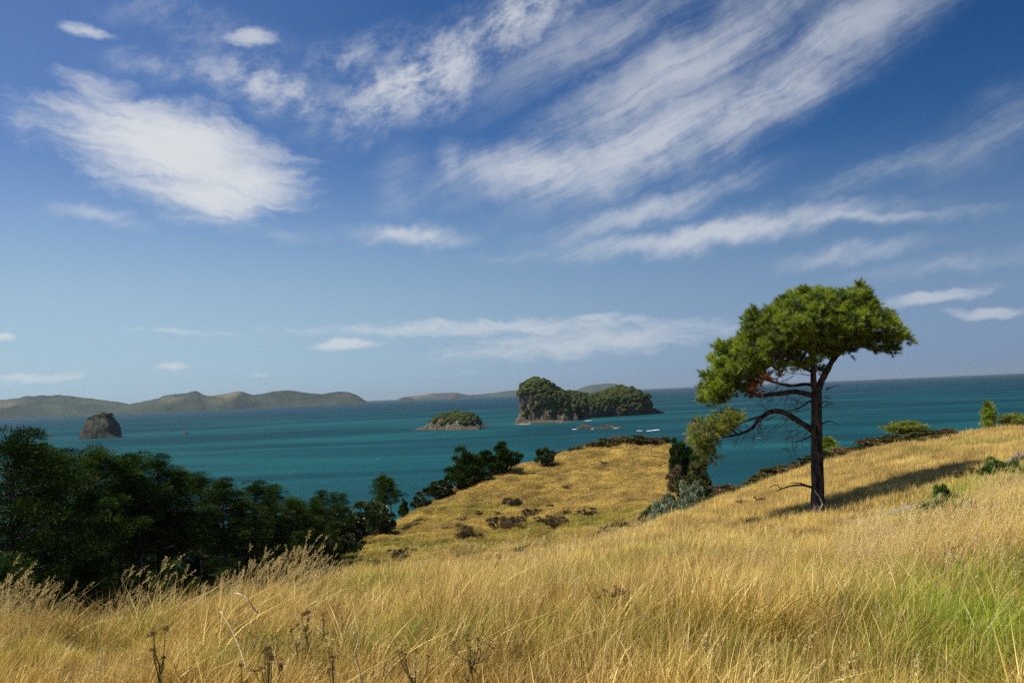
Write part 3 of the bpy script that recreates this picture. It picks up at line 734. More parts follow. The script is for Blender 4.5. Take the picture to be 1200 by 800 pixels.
# the skyline of the stand, left to right: column, row of the tip, distance, proto
stand = [(8, 514, 42, 0, 'tall near black pine with lumpy top cut by the left edge'), (42, 530, 50, 1, 'dark pine with a drooping knobbly head beside the leftmost pine'),
         (82, 533, 62, 2, 'wide bushy green pine directly below the domed stack'), (112, 530, 66, 3, 'green topped pine rising under the right foot of the domed stack'),
         (142, 541, 70, 0, 'rounded dark pine right of the domed stack'), (170, 535, 68, 1, 'pine with a thin spire above its crown'),
         (186, 538, 72, 2, 'full broad pine right of the spired pine'), (219, 554, 74, 3, 'green pine with a ragged twin top in the middle of the stand'),
         (240, 558, 80, 0, 'dark pine with blue water showing through its bare trunk below'), (265, 564, 78, 2, 'low round headed pine right of the middle of the stand'),
         (297, 568, 84, 0, 'dark slim pine with sea showing past its trunk'), (322, 571, 88, 1, 'small sharply pointed pine on the skyline'),
         (337, 585, 86, 3, 'bright green pine just right of the sharply pointed one'), (366, 590, 92, 2, 'green bushy pine at the right end of the dark stand')]
G1 = 'pines of the dark stand on the left slope'
for k, (px, py, r, pk, lab) in enumerate(stand):
    g = spot(px, r); top = at(px, py, r); h = max(5, top[2]-g[2]); s = h/12.0
    place(pines[pk], tuple(g), k*1.9+.4, (s*(1.15 if k < 8 else 1.3), s), lab, 'pine tree', G1)
# shorter pines filling the stand in front and behind
fill = [(28, 66, 9.5), (60, 40, 6.5), (70, 82, 9.0), (100, 50, 7.0), (128, 84, 9.0), (156, 52, 6.0), (160, 88, 10.5), (205, 58, 6.2), (205, 84, 9.6), (-40, 50, 12.5), (-60, 70, 13), (-95, 44, 12), (-130, 62, 13),
        (258, 66, 4.8), (280, 90, 8.6), (312, 76, 4.6), (350, 80, 5.5), (382, 100, 7.6), (345, 98, 7.8), (385, 88, 4.5), (-10, 36, 7.5), (20, 34, 5.5), (125, 40, 4.0), (180, 46, 4.4), (90, 62, 6.5), (150, 72, 6.5), (230, 70, 5.5), (240, 92, 6.5), (290, 80, 4.8), (325, 94, 7.0), (330, 84, 4.2), (360, 94, 6.5), (180, 92, 9), (222, 60, 4.4), (300, 96, 7.5), (40, 58, 8), (370, 104, 6.5), (200, 72, 6.0), (110, 70, 7.5), (236, 86, 7.5), (255, 92, 8.0), (276, 86, 8.2), (312, 92, 8.0), (330, 90, 6.5), (352, 96, 7.4), (374, 100, 7.2), (393, 106, 7.0), (405, 112, 6.5), (318, 98, 7.6)]
ndim = 0
for k, (px, r, h) in enumerate(fill):
    g = spot(px, r); s = h/12.0
    place(fillers[k % 2], tuple(g), k*2.3, (s*1.25, s), 'shaded pine half hidden among the taller pines of the dark stand at left', 'pine tree', 'half hidden pines inside the dark stand')

def shrub_proto(name, seed, mat_leaf, lobes, per=160, L=.16, W=.09, leaf=True, stemmat=None, R0=1.0, flat=.6, sparse=.6, part='foliage', Hs=.8, lowf=.35):
    global rng
    rng = np.random.default_rng(seed); root = empty(name)
    cen, rad = [], []; st = Tubes()
    subs = [(rng.uniform(-.55, .55)*R0, rng.uniform(-.5, .5)*R0, rng.uniform(.55, 1.0), rng.uniform(.35, .6)*R0) for _ in range(5)]
    subs[0] = (subs[0][0]*.4, subs[0][1]*.4, 1.0, .55*R0)
    for k in range(lobes):
        sx, sy, sh_, sr = subs[k % 5]; a = rng.random()*6.28; q = math.sqrt(rng.random())*sr
        c = np.array([sx+math.cos(a)*q, sy+math.sin(a)*q, Hs*sh_*(.35+.65*math.sqrt(max(0, 1-(q/sr)**2)))*rng.uniform(lowf, 1.0)])
        cen.append(c); rad.append(R0*rng.uniform(.10, .27))
        p, r = smooth_path([np.array([c[0]*.12, c[1]*.12, -.15]), c*np.array([.6, .6, .45]), c], [.05*R0, .03*R0, .008], 3); st.add(p, r, 4)
    st.build('stems', stemmat or M_BARKD, root)
    V, T, br = crown_tris(np.array(cen), np.array(rad), per, L, W, up=.4, flat=.75, shell=sparse, leaf=leaf)
    link(part, mesh_np(part, V, T, {'br': br}), mat_leaf, root)
    return root
brown = [shrub_proto('low_shrub', 21+k, M_SCRUB, 16, 170, .13, .035, False, None, 1.0, .6, .35) for k in range(3)]
hedge = [shrub_proto('bush', 31+k, [M_SCRUBG, M_SCRUB][k % 2], 18, 170, .15, .055, True, None, 1.0, .6, .45) for k in range(4)]
broad = [shrub_proto('broadleaf_tree', 41+k, M_BROAD, 30, 230, .13, .07, True, None, 1.0, .6, .5, 'crown', 1.25) for k in range(3)]
silver = [shrub_proto('silver_leaved_tree', 51+k, M_SILVER, 34, 260, .075, .045, True, None, 1.0, .6, .7, 'crown', .95) for k in range(2)]
# slender trees with clear stems on the knoll's left edge
bushy = [shrub_proto('bush', 64+k, [M_SCRUBG, M_BROAD, M_SCRUB][k], 64, 260, .10, .045, True, None, 1.0, .6, .35, 'foliage', 1.25, .25) for k in range(3)]
slim = [pine_proto(61, 10, 2.1, .48, M_MIDNEEDLE, nl=30, per=220, cs=.6, L=.2, W=.05, pointed=.2),
        shrub_proto('tree', 62, M_MIDNEEDLE, 60, 330, .10, .028, False, None, 1.0, .6, .35, 'crown', 1.25, .35),
        shrub_proto('tree', 63, M_DARKNEEDLE, 56, 330, .11, .03, False, None, 1.0, .6, .35, 'crown', 1.25, .35)]
def ridge(proto, px, pytop, pybase, r, wpx, label, cat='tree', group=None, rz=0, H=10., sink=0):
    """stand a plant at distance r with its top on row pytop; width from its size in pixels"""
    g = spot(px, r); top = at(px, pytop, r); h = max(.4, top[2]-g[2]); wd = wpx/F*r
    return proto, g, h, wd
def put_ridge(proto, px, pytop, r, wpx, label, cat, rz=0, H=10., Wd=5., group=None):
    g = spot(px, r); top = at(px, pytop, r); h = max(.4, top[2]-g[2]); wd = wpx/F*r
    return place(proto, tuple(g), rz, (wd/Wd, h/H), label, cat, group)
put_ridge(slim[0], 447, 559, 124, 22, 'slim tree with clear stem, left of the pair on the knoll foot', 'tree', .3, 10, 3.6)
put_ridge(slim[0], 459, 562, 128, 22, 'slim round topped tree, right of the pair on the knoll foot', 'tree', 2.1, 10, 3.6)
put_ridge(broad[0], 427, 578, 118, 52, 'dome shaped broadleaf tree left of the slim pair', 'tree', 0, 1.32, 1.75)
put_ridge(broad[1], 397, 593, 112, 40, 'lower dark broadleaf tree at the seaward tip of the knoll', 'tree', 1, 1.32, 1.75)
put_ridge(broad[2], 452, 598, 120, 26, 'dark shrubby tree at the feet of the slim pair', 'tree', 2, 1.32, 1.75)
put_ridge(broad[0], 410, 608, 108, 30, 'small dark rounded bush at the bottom tip of the knoll grass', 'bush', 4, 1.32, 1.75)
put_ridge(slim[1], 474, 584, 142, 13, 'little lone tree in the gap between the two clumps on the knoll edge', 'tree', 1.2, 1.32, 1.75)
put_ridge(broad[1], 493, 576, 148, 24, 'low green tree starting the larger clump on the knoll edge', 'tree', 3, 1.32, 1.75)
put_ridge(broad[2], 518, 560, 152, 38, 'dense dark green tree on the left of the larger clump', 'tree', .8, 1.32, 1.75)
put_ridge(slim[1], 547, 524, 155, 54, 'tall green crowned tree in the larger clump on the knoll edge', 'tree', .4, 1.32, 1.75)
put_ridge(broad[0], 560, 548, 154, 30, 'dark tree filling behind the tall green crowned tree', 'tree', 2.5, 1.32, 1.75)
put_ridge(slim[2], 590, 515, 160, 52, 'darkest tree with layered flat boughs at the right of the clump', 'tree', 1.0, 1.32, 1.75)
put_ridge(broad[2], 574, 552, 158, 34, 'dark bushy tree under the layered boughs of the darkest tree', 'tree', 5, 1.32, 1.75)
put_ridge(broad[0], 641, 522, 168, 32, 'lone round dark bush standing on the knoll skyline', 'bush', 1.7, 1.2, 2.3)
for k, (px, r, h, wd) in enumerate([(60, 92, 5, 60), (110, 96, 5.5, 60), (150, 92, 5, 55), (190, 98, 5, 50), (222, 96, 3.0, 44), (262, 98, 2.5, 44), (300, 99, 4.5, 50), (330, 100, 5, 50), (358, 101, 5.5, 50), (385, 104, 5, 44), (398, 96, 3, 36), (345, 80, 3.4, 50), (375, 70, 3.2, 50), (310, 60, 3.0, 60), (130, 60, 4, 70), (30, 60, 5, 70), (395, 60, 2.6, 50), (250, 55, 3.2, 60), (190, 60, 3.6, 60)]):
    g = spot(px, r); place(bushy[1], tuple(g), k*1.3, (wd/F*r/1.7, h/1.25), 'dark undergrowth bush in deep shade at the foot of the pine stand', 'bush', 'undergrowth below the dark stand')
# bushes along the knoll skyline
G2 = 'bushes along the knoll skyline'
for k, (px, py, wd, lab) in enumerate([(600, 548, 26, 'low dark bush right under the darkest tree on the knoll skyline'), (664, 530, 20, 'low brown bush right of the lone round bush'),
        (680, 526, 22, 'olive bush rising along the knoll skyline right of the low brown bush'), (697, 519, 22, 'green bush halfway up the knoll skyline'), (712, 515, 24, 'brown green bush near the top of the knoll skyline'),
        (731, 510, 26, 'tallest brown bush on the summit of the knoll skyline'), (750, 511, 24, 'low bush just right of the summit of the knoll'), (768, 513, 22, 'flat brown bush nearing the right end of the knoll skyline'),
        (786, 513, 20, 'last low bush on the knoll skyline beside the gully tree')]):
    r = 184 if px > 655 else 170
    put_ridge(hedge[k % 4], px, py-3, r+3, wd*1.7, lab, 'bush', k*1.3, 1.05, 2.1, G2)
# brown shrubs scattered on the knoll
G3 = 'brown shrubs scattered on the knoll'
bl = [(587, 619, 34, 15, 'largest dark brown shrub in the middle of the knoll'), (548, 632, 28, 16, 'dark brown shrub left of and below the largest one'), (655, 617, 30, 14, 'wide brown shrub right of the largest one'),
      (640, 612, 18, 8, 'small shrub joined to the left of the wide brown shrub'), (610, 613, 16, 9, 'brown shrub touching the right of the largest one'), (600, 595, 24, 14, 'bare brown shrub higher on the slope above the largest one'),
      (619, 603, 20, 8, 'low brown shrub between the bare one and the wide one'), (584, 603, 8, 4, 'little dark tuft above the largest shrub'), (665, 603, 10, 7, 'small round shrub left of the upper right pair'),
      (694, 604, 20, 9, 'flat brown shrub at the right of the upper right pair'), (680, 604, 10, 6, 'small shrub at the left of the upper right pair'), (645, 595, 8, 6, 'tiny dark shrub above the wide brown shrub'),
      (664, 573, 14, 5, 'thin brown shrub high on the knoll face'), (708, 544, 9, 4, 'small brown shrub close to the knoll top'), (523, 622, 11, 6, 'small shrub left of the dark brown one'), (545, 610, 12, 5, 'green brown shrub above the dark brown one'),
      (608, 648, 14, 8, 'dark shrub in the hollow just above the foreground grass'), (595, 656, 20, 6, 'thin shrub low in the hollow behind the grass edge'), (466, 654, 28, 12, 'faded brown shrub at the left bottom of the knoll'),
      (445, 663, 22, 8, 'brown shrub at the far left bottom of the knoll by the grass edge'), (672, 592, 8, 4, 'tiny brown shrub alone on the middle right slope'), (562, 603, 9, 5, 'tiny shrub left of the bare brown one'),
      (708, 625, 12, 9, 'dark shrub in the hollow left of the gully bushes'), (727, 619, 18, 10, 'dark leafy shrub at the bottom of the gully bushes')]
for k, (px, py, wd, ht, lab) in enumerate(bl):
    g = ground(px, py, 60)
    if g is None: print('no ground', lab); continue
    r = math.hypot(g[0], g[1]); place(brown[k % 3], tuple(g-np.array([0, 0, .1])), k*1.1, (wd/F*r/2.0*1.35, ht/F*r/.74), lab, 'shrub', G3)
# the gully trees right of the knoll
def gully(proto, px, pytop, pybase, r, wpx, label, cat, rz, H, Wd):
    z0 = at(px, pybase, r)[2]; g = spot(px, r); g[2] = max(g[2], z0) if g[2] > z0-3 else g[2]; top = at(px, pytop, r)
    h = top[2]-g[2]; return place(proto, tuple(g), rz, (wpx/F*r/Wd, h/H), label, cat)
put_ridge(silver[0], 808, 553, 86, 46, 'large dark silvery leaved tree filling the gully', 'tree', .2, 1.15, 2.15)
put_ridge(silver[1], 782, 573, 74, 54, 'lower pale silvery tree in front, at the gully mouth', 'tree', 1.8, 1.15, 2.15)
put_ridge(silver[0], 797, 576, 72, 44, 'flat silver green bush skirting the hill edge under the silvery trees', 'bush', 3.0, 1.15, 2.15)
put_ridge(slim[2], 801, 509, 150, 30, 'dark round topped tree at the top of the gully', 'tree', 2.2, 1.32, 1.75)
put_ridge(slim[1], 820, 516, 135, 30, 'green leafy tree behind the long drooping pine bough', 'tree', .6, 1.32, 1.75)
put_ridge(bushy[2], 797, 545, 128, 26, 'brown twiggy bush below the round topped gully tree', 'bush', .2, 1.32, 1.75)
put_ridge(bushy[0], 812, 536, 112, 40, 'olive bush between the gully trees above the silvery one', 'bush', 1.2, 1.32, 1.75)
put_ridge(bushy[0], 757, 594, 74, 34, 'olive green bush at the lower left of the silvery trees', 'bush', 2.2, 1.32, 1.75)
put_ridge(hedge[3], 775, 580, 98, 20, 'small olive bush on the knoll edge left of the silvery trees', 'bush', .9, 1.05, 2.1)
# seaward slope of the right hill: hedge of scrub beyond the crest, and its small trees
G4 = 'scrub bushes behind the right hill crest'
scr = [(838, 582, 30), (862, 573, 30), (884, 566, 28), (903, 556, 30), (921, 550, 32), (938, 545, 30), (975, 533, 36), (996, 528, 34), (1015, 523, 32), (1034, 518, 32), (1052, 515, 30), (1070, 511, 28), (1090, 508, 30), (1112, 507, 24)]
sl = ['lowest bush at the seaward end of the right hill crest', 'second low bush up from the seaward end of the hill crest', 'low olive bush on the crest below the big pine bough', 'brown green bush left of the low dead branch',
      'bush on the crest a little left of the pine trunk', 'bush whose right side touches the pine trunk', 'thick bush just right of the pine trunk', 'dark bush under the small bright tree right of the trunk',
      'brown bush midway along the crest right of the trunk', 'pale tipped bush left of the flat topped little tree', 'dark bush at the foot of the flat topped little tree', 'bush right of the flat topped little tree',
      'thin low bush on the crest past the flat topped tree', 'last sparse bush before the upright young tree']
for k, ((px, py, wd), lab) in enumerate(zip(scr, sl)):
    put_ridge(hedge[(k*3) % 4], px, py-7, 56 if px > 890 else 52, wd*1.9, lab, 'bush', k*.9, 1.05, 2.1, G4)
young = [pine_proto(71, 10, 3.2, .1, M_NEEDLE, nl=20, per=90, L=.9, W=.16, cs=1.1, pointed=.6), pine_proto(72, 10, 5.5, .45, M_NEEDLE_Y, nl=20, per=90, L=.9, W=.18, cs=1.1, pointed=0)]
for o in young: o.name = 'young_tree'
put_ridge(young[1], 1066, 496, 60, 34, 'small flat topped tree standing out of the crest scrub', 'tree', .5, 10, 9.5)
put_ridge(young[0], 1166, 474, 62, 24, 'upright young tree alone on the right hill crest', 'tree', 1.0, 10, 9.5)
put_ridge(young[0], 976, 515, 59, 34, 'small bright green tree just right of the big trunk', 'tree', 2.0, 10, 8.5)
put_ridge(young[1], 1197, 487, 63, 20, 'young tree cut by the right edge of the picture', 'tree', 2.0, 10, 6.5)

# ------------------------------------------------------------------ the lone pine
rng = np.random.default_rng(77)
TR = 32.0
tb = ground(959, 601, 15)
TR = float(math.hypot(tb[0], tb[1]))
pine = empty('pine_tree', tuple(tb))
tag(pine, 'lone windswept pine with dark trunk and broad green crown on the grass slope', 'pine tree')
def T(px, py, dy=0.0):
    """point of the tree: pixel on the plane of the trunk, moved dy metres away from the viewer"""
    d = ray(px, py); k = (TR*math.cos(azel(959, 447)[0])+dy)/d[1]
    return np.array([d[0]*k, d[1]*k, EYE+d[2]*k]) - tb
skel = []      # (pos, parent, manual?)
limbs = []
def limb(name, pts, rad, mat_=M_BARK, seg=9, wob=.05, keep=True):
    P3 = [T(*p) for p in pts]; p, r = smooth_path(P3, rad, 5)
    if keep: limbs.append((p, r))
    t = Tubes(); t.add(p, r, seg, wob); t.build(name, mat_, pine); return p
tbz = [(959, 612), (959, 600), (958.5, 590), (958, 560), (957.5, 530), (957, 500), (957, 475), (957, 460)]
limb('trunk', [(x, y, 0) for x, y in tbz], [.50, .36, .25, .228, .215, .198, .185, .20], seg=14)
L = limb
L('limb', [(957, 462, 0), (962, 448, .1), (968, 436, .2), (976, 422, .3), (986, 412, .4), (1000, 403, .4), (1020, 394, .3), (1038, 388, .2)], [.14, .125, .115, .10, .085, .07, .05, .03])
L('limb', [(956, 463, 0), (953.5, 448, -.1), (953, 432, -.2), (951, 415, -.3), (944, 398, -.4), (936, 380, -.5), (930, 362, -.5)], [.13, .115, .10, .09, .07, .05, .03])
L('limb', [(976, 422, .3), (975, 405, .6), (972, 388, .9), (974, 370, 1.1), (980, 356, 1.2)], [.08, .07, .055, .04, .025])
L('limb', [(986, 412, .4), (992, 398, -.3), (1002, 382, -1.0), (1010, 366, -1.4)], [.06, .05, .04, .02])
L('limb', [(955, 464, 0), (944, 461, -.1), (930, 459, -.2), (916, 461, -.3), (904, 462, -.4), (890, 464, -.5), (876, 458, -.6), (862, 450, -.6), (848, 444, -.5)], [.12, .10, .095, .09, .08, .065, .05, .04, .025])
L('limb', [(954, 452, 0), (944, 450, .3), (928, 452, .7), (912, 449, 1.1), (896, 444, 1.4), (878, 436, 1.5), (862, 430, 1.5)], [.07, .06, .055, .05, .045, .03, .02])
L('limb', [(953, 436, 0), (940, 430, .8), (924, 424, 1.4), (905, 416, 1.9), (888, 408, 2.1)], [.07, .06, .05, .04, .02])
L('limb', [(952, 428, -.1), (938, 424, -1.0), (920, 418, -1.7), (900, 410, -2.1), (884, 404, -2.2)], [.07, .06, .05, .04, .02])
L('limb', [(954, 505, 0), (948, 501, -.1), (940, 496, -.2), (928, 488, -.3), (916, 482.5, -.4), (905, 482, -.5), (895, 487, -.6), (888, 493, -.7), (881, 502, -.8), (868, 508, -.9), (850, 512, -1.0), (832, 514, -1.0)],
  [.14, .11, .105, .10, .098, .092, .085, .075, .06, .045, .03, .018])
L('limb', [(895, 487, -.6), (884, 490, -.2), (872, 494, 0), (858, 498, .1), (844, 500, .1)], [.05, .04, .035, .025, .015])
L('limb', [(955, 480, 0), (950, 470, -.5), (940, 476, -.9), (930, 480, -1.2), (921, 482, -1.4)], [.05, .04, .03, .025, .012], keep=False)
# dead branches
DB = 'dead_branch'
L(DB, [(956, 573, 0), (950, 570.5, -.1), (942, 568.5, -.2), (930, 568.5, -.3), (920, 571, -.4), (909, 575.5, -.5)], [.075, .05, .042, .036, .028, .012], seg=6, keep=False)
L(DB, [(948, 570, -.1), (940, 566.5, -.3), (932, 565.5, -.4), (926, 566, -.5)], [.04, .028, .018, .01], seg=5, keep=False)
L(DB, [(915, 573, -.45), (912, 569, -.5), (907, 568, -.6), (901, 572, -.6)], [.022, .017, .014, .008], seg=5, keep=False)
L(DB, [(960, 499, 0), (968, 494, -.1), (975, 494, -.2), (983, 498, -.3)], [.045, .025, .018, .008], seg=5, keep=False)
L(DB, [(968, 456, 0), (976, 453, 0), (986, 451.5, .1)], [.03, .016, .008], seg=5, keep=False)
L(DB, [(960, 472, 0), (968, 470, .2), (975, 473, .4)], [.03, .018, .008], seg=5, keep=False)
L(DB, [(955, 505, 0), (948, 512, .3), (938, 516, .5), (926, 519, .6)], [.04, .03, .02, .01], M_BARK, 5, keep=False)
# broken pale stick against the foot of the trunk
stk = Tubes()
a_, b_ = T(954.5, 574.5, -.55), T(964, 590, -.55)
p, r = smooth_path([a_, (a_+b_)/2+np.array([.02, 0, .01]), b_, T(966, 592, -.55)], [.018, .022, .03, .02], 3); stk.add(p, r, 5)
p, r = smooth_path([T(964, 590, -.55), T(961.5, 596, -.6), T(959.5, 600, -.65)], [.03, .03, .02], 3); stk.add(p, r, 5)
p, r = smooth_path([T(961.5, 596, -.6), T(959, 592.5, -.6)], [.022, .01], 3); stk.add(p, r, 5)
o = stk.build('fallen_stick', M_DEAD); o.location = tb
tag(o, 'bleached forked stick leaning against the foot of the big pine trunk', 'stick')

# crown envelope traced as a solid: outline gives the extent at the trunk's plane, depth is a swelling front to back
OUT = [(821, 472), (823, 452), (832, 430), (842, 408), (856, 396), (868, 390), (872, 376), (888, 364), (904, 358), (915, 345), (930, 338), (943, 334), (962, 336), (979, 339), (1003, 336), (1020, 340), (1031, 356), (1046, 369), (1060, 382),
       (1066, 398), (1058, 408), (1040, 415), (1020, 408), (1004, 408), (992, 416), (984, 424), (968, 420), (949, 420), (934, 424), (918, 430), (902, 440), (884, 452), (872, 462), (850, 470), (834, 477)]
OUT = np.array(OUT, float)
def inside(x, y):
    c = False; j = len(OUT)-1
    for i in range(len(OUT)):
        if (OUT[i, 1] > y) != (OUT[j, 1] > y) and x < (OUT[j, 0]-OUT[i, 0])*(y-OUT[i, 1])/(OUT[j, 1]-OUT[i, 1])+OUT[i, 0]: c = not c
        j = i
    return c
def edge(x, y):
    A = OUT; B = np.roll(OUT, -1, 0); d = B-A; t = np.clip(((np.array([x, y])-A)*d).sum(1)/(d*d).sum(1), 0, 1)
    return np.min(np.linalg.norm(A+d*t[:, None]-np.array([x, y]), axis=1))
clumps = []
tries = 0
while len(clumps) < 430 and tries < 40000:
    tries += 1
    x, y = rng.uniform(820, 1068), rng.uniform(333, 478)
    if not inside(x, y): continue
    e_ = edge(x, y)
    if e_ < 9: continue
    if mnoise.noise(Vector((x*.05, y*.06, 4))) > .33: continue
    D = 2.9*math.sqrt(min(1, e_/48.)) * (1.0 if x > 870 else .75)
    dy = rng.uniform(-D, D)
    # hollow underneath: keep the shell (top, front, back) dense
    top = min(OUT[np.abs(OUT[:, 0]-x) < 30][:, 1]) if np.any(np.abs(OUT[:, 0]-x) < 30) else 340
    if (y-top) > 52 and abs(dy) < .4*D and x > 890: continue
    if e_ > 22 and abs(dy) < .4*D and rng.random() < .6: continue
    p = T(x, y, dy)
    if clumps and np.min(np.linalg.norm(np.array(clumps)-p, axis=1)) < .40: continue
    clumps.append(p)
for _ in range(120):
    k = rng.integers(len(OUT)); t_ = rng.random(); q = OUT[k]*(1-t_)+OUT[(k+1) % len(OUT)]*t_
    if q[1] > 432 and 880 < q[0] < 1000: continue
    d_ = q-np.array([945, 400]); q = q + d_/np.linalg.norm(d_)*rng.uniform(-9, -1)
    p_ = T(q[0], q[1], rng.uniform(-1.2, 1.2))
    if np.min(np.linalg.norm(np.array(clumps)-p_, axis=1)) > .42: clumps.append(p_)
for _ in range(60):
    q = (rng.uniform(872, 962), rng.uniform(408, 440)); q = (q[0], q[1]+max(0, (905-q[0]))*.45)
    p_ = T(q[0], q[1], rng.choice([-1, 1])*rng.uniform(.7, 2.2))
    if np.min(np.linalg.norm(np.array(clumps)-p_, axis=1)) > .5 and rng.random() < .55: clumps.append(p_)
clumps = np.array(clumps)
low = []
for _ in range(46):
    x = rng.uniform(813, 872); y = 489 + (872-x)*.33 + rng.normal()*7
    if x > 858 and rng.random() < .6: continue
    if x < 835: y = rng.uniform(492, 528)
    low.append(T(x, y, rng.uniform(-1.6, .3)))
for _ in range(14):
    low.append(T(rng.uniform(812, 838), rng.uniform(515, 536), rng.uniform(-1.4, .1)))
low = np.array(low)
red = np.array([T(x, y, d) for x, y, d in [(886, 450, -1.2), (888, 458, -1.3), (885, 465, -1.2), (892, 444, -1.3), (884, 456, -1.0), (905, 446, -1.5), (890, 452, -1.5), (912, 443, -1.2), (821, 497, -1.4)]])
# grow branchlets from the limbs to every clump
nodes = [q for p, r in limbs for q in p]; nodes = np.array(nodes); npar = list(range(len(nodes))); rooted = len(nodes)
fork = T(957, 462)
allc = np.vstack([clumps, low, red]); order = np.argsort([np.min(np.linalg.norm(nodes-c, axis=1)) for c in allc])
NN = [q for q in nodes]; PR_ = [-1]*len(NN); W_ = [0]*len(NN); ends = {}
trunk_n = len(limbs[0][0])
for ci in order:
    c = allc[ci]; A = np.array(NN); dd = np.linalg.norm(A-c, axis=1); dd[:trunk_n] += 3
    dc = np.linalg.norm(A-fork, axis=1); lc = np.linalg.norm(c-fork)
    dd = dd + np.maximum(0, dc-lc+.1)*1.2 + np.maximum(0, A[:, 2]-c[2])*.4
    k = int(np.argmin(dd)); a = A[k]; dist = np.linalg.norm(c-a); m = max(2, int(dist/.28)); prev = k
    ctrl = (a+c)/2 + rng.normal(size=3)*.09*dist + np.array([0, 0, -.07*dist])
    for q in range(1, m+1):
        t = q/m; p = (1-t)**2*a + 2*t*(1-t)*ctrl + t*t*c + rng.normal(size=3)*.012
        NN.append(p); PR_.append(prev); W_.append(0); prev = len(NN)-1
    W_[prev] += 1; ends[ci] = prev
A = np.array(NN); Wt = np.array(W_, float)
for k in range(len(A)-1, -1, -1):
    if PR_[k] >= 0: Wt[PR_[k]] += Wt[k]
kids = {}
for k, p in enumerate(PR_):
    if p >= 0: kids.setdefault(p, []).append(k)
tw = Tubes(); done = set()
for k in range(rooted, len(A)):
    if k in done or (PR_[k] >= rooted and max(kids[PR_[k]], key=lambda q: Wt[q]) == k): continue
    chain = [PR_[k], k]; done.add(k); c = k
    while c in kids:
        c = max(kids[c], key=lambda q: Wt[q]); chain.append(c); done.add(c)
    rr = .011*np.maximum(Wt[chain], 1)**.5; rr[0] = rr[1]; rr[-1] = .006
    tw.add(A[chain], rr, 5, .04)
# fine dead twigs, seen bare under the crown
def twiggy(tb_, p0, d, ln, n, r0):
    if n == 0 or ln < .06: return
    e1 = p0 + norm(d)*ln; m = (p0+e1)/2 + rng.normal(size=3)*ln*.12
    p, r = smooth_path([p0, m, e1], [r0, r0*.75, r0*.5], 2); tb_.add(p, r, 4)
    for _ in range(rng.integers(2, 4)):
        twiggy(tb_, p0+(e1-p0)*rng.uniform(.35, 1), d + rng.normal(size=3)*.75*np.linalg.norm(d), ln*rng.uniform(.5, .8), n-1, r0*.6)
tw.build('branchlets', M_BARK, pine)
dt = Tubes()
for x, y, dx, dz, ln in [(946, 499, -1, -.6, .7), (935, 492, -.8, -.8, .7), (925, 487, -.7, -.7, .8), (915, 483, -.9, -.5, .7), (940, 496, -1, .3, .6), (900, 484, -.7, -1, .55), (892, 489, -.4, -1, .55), (884, 496, -.3, -1, .6), (876, 505, -.6, -.8, .5), (866, 509, -.4, -.9, .5),
                         (944, 462, -.9, -.8, .6), (925, 460, -.8, -.9, .55), (935, 451, -1, -.5, .6), (953, 478, -1, -.2, .8), (952, 470, -1, .1, .7), (910, 462, -.8, -.9, .5), (948, 504, -.5, -1, .7), (930, 510, -.2, -1, .6), (905, 482, -1, .6, .5), (950, 440, -1, .1, .8), (960, 478, 1, .3, .4), (962, 468, 1, .5, .4), (930, 440, -1, -.4, .6), (915, 450, -.8, -.5, .6)]:
    twiggy(dt, T(x, y, -.3), np.array([dx, rng.uniform(-.7, .5), dz]), ln, 4, .016)
dt.build('dead_twigs', M_TWIG, pine)
def brushes(cs, rad, nb, nn, L_, W_2, name, mt):
    """each clump is a bunch of bottle-brush shoots covered in needles"""
    n = len(cs)*nb; C = np.repeat(cs, nb, 0); d = rand_dirs(n)
    out = norm(C - (fork + np.array([0, 0, -.6])))
    d = norm(d + .5*out + np.array([0, 0, .45]))
    st = C + d*rad*rng.uniform(.1, .8, (n, 1))*np.array([1, 1, .8]); ln = rng.uniform(.14, .26, (n, 1))
    t = rng.random((n, nn, 1)); b = (st[:, None, :] + d[:, None, :]*ln[:, None, :]*t).reshape(-1, 3)
    dd = norm(np.repeat(d, nn, 0)*.9 + rand_dirs(n*nn)*.85)
    V, Tt = blades(b, dd, L_*rng.uniform(.7, 1.2, n*nn), W_2)
    br = np.repeat(.5*np.repeat(rng.random(len(cs)), nb) + .5*rng.random(n), nn)
    return link(name, mesh_np(name, V, Tt, {'br': np.repeat(br, 3)}), mt, pine)
brushes(clumps, .27, 22, 84, .15, .0095, 'crown', M_NEEDLE)
brushes(low, .26, 12, 64, .14, .010, 'lower_foliage', M_NEEDLE_Y)
o = brushes(red, .20, 9, 50, .13, .013, 'dead_foliage', M_NEEDLE_R); o['label'] = 'rust red dead needles'

# ------------------------------------------------------------------ logs
def log_obj(pts, r, label, seg=12, dip=.0):
    P3 = []
    for px, py, dz in pts:
        g = ground(px, py, 8); P3.append(g+np.array([0, 0, dz]))
    c = np.mean(P3, 0); p, rr = smooth_path([q-c for q in P3], r, 5); t = Tubes(); t.add(p, rr, seg, .09)
    root = empty('fallen_log', tuple(c)); t.build('trunk', M_DEAD, root)
    s = Tubes()
    for k in range(5):
        q = p[rng.integers(2, len(p)-2)]; d = norm(np.array([rng.normal(), rng.normal(), 1.2])); s.add(*smooth_path([q, q+d*.18, q+d*rng.uniform(.25, .4)+np.array([.05, 0, 0])], [.035, .025, .01], 2), 5)
    s.build('branch_stubs', M_DEAD, root)
    return tag(root, label, 'log')
log_obj([(1006, 618, .08), (1030, 611, .12), (1056, 604, .14), (1082, 597, .12), (1094, 593, .1)], [.06, .09, .10, .09, .06], 'weathered grey log lying in long grass right of the big pine')
log_obj([(1176, 551, .12), (1188, 545, .2), (1204, 541, .22), (1222, 536, .2)], [.06, .10, .11, .11], 'grey log end among green bracken at the right edge')
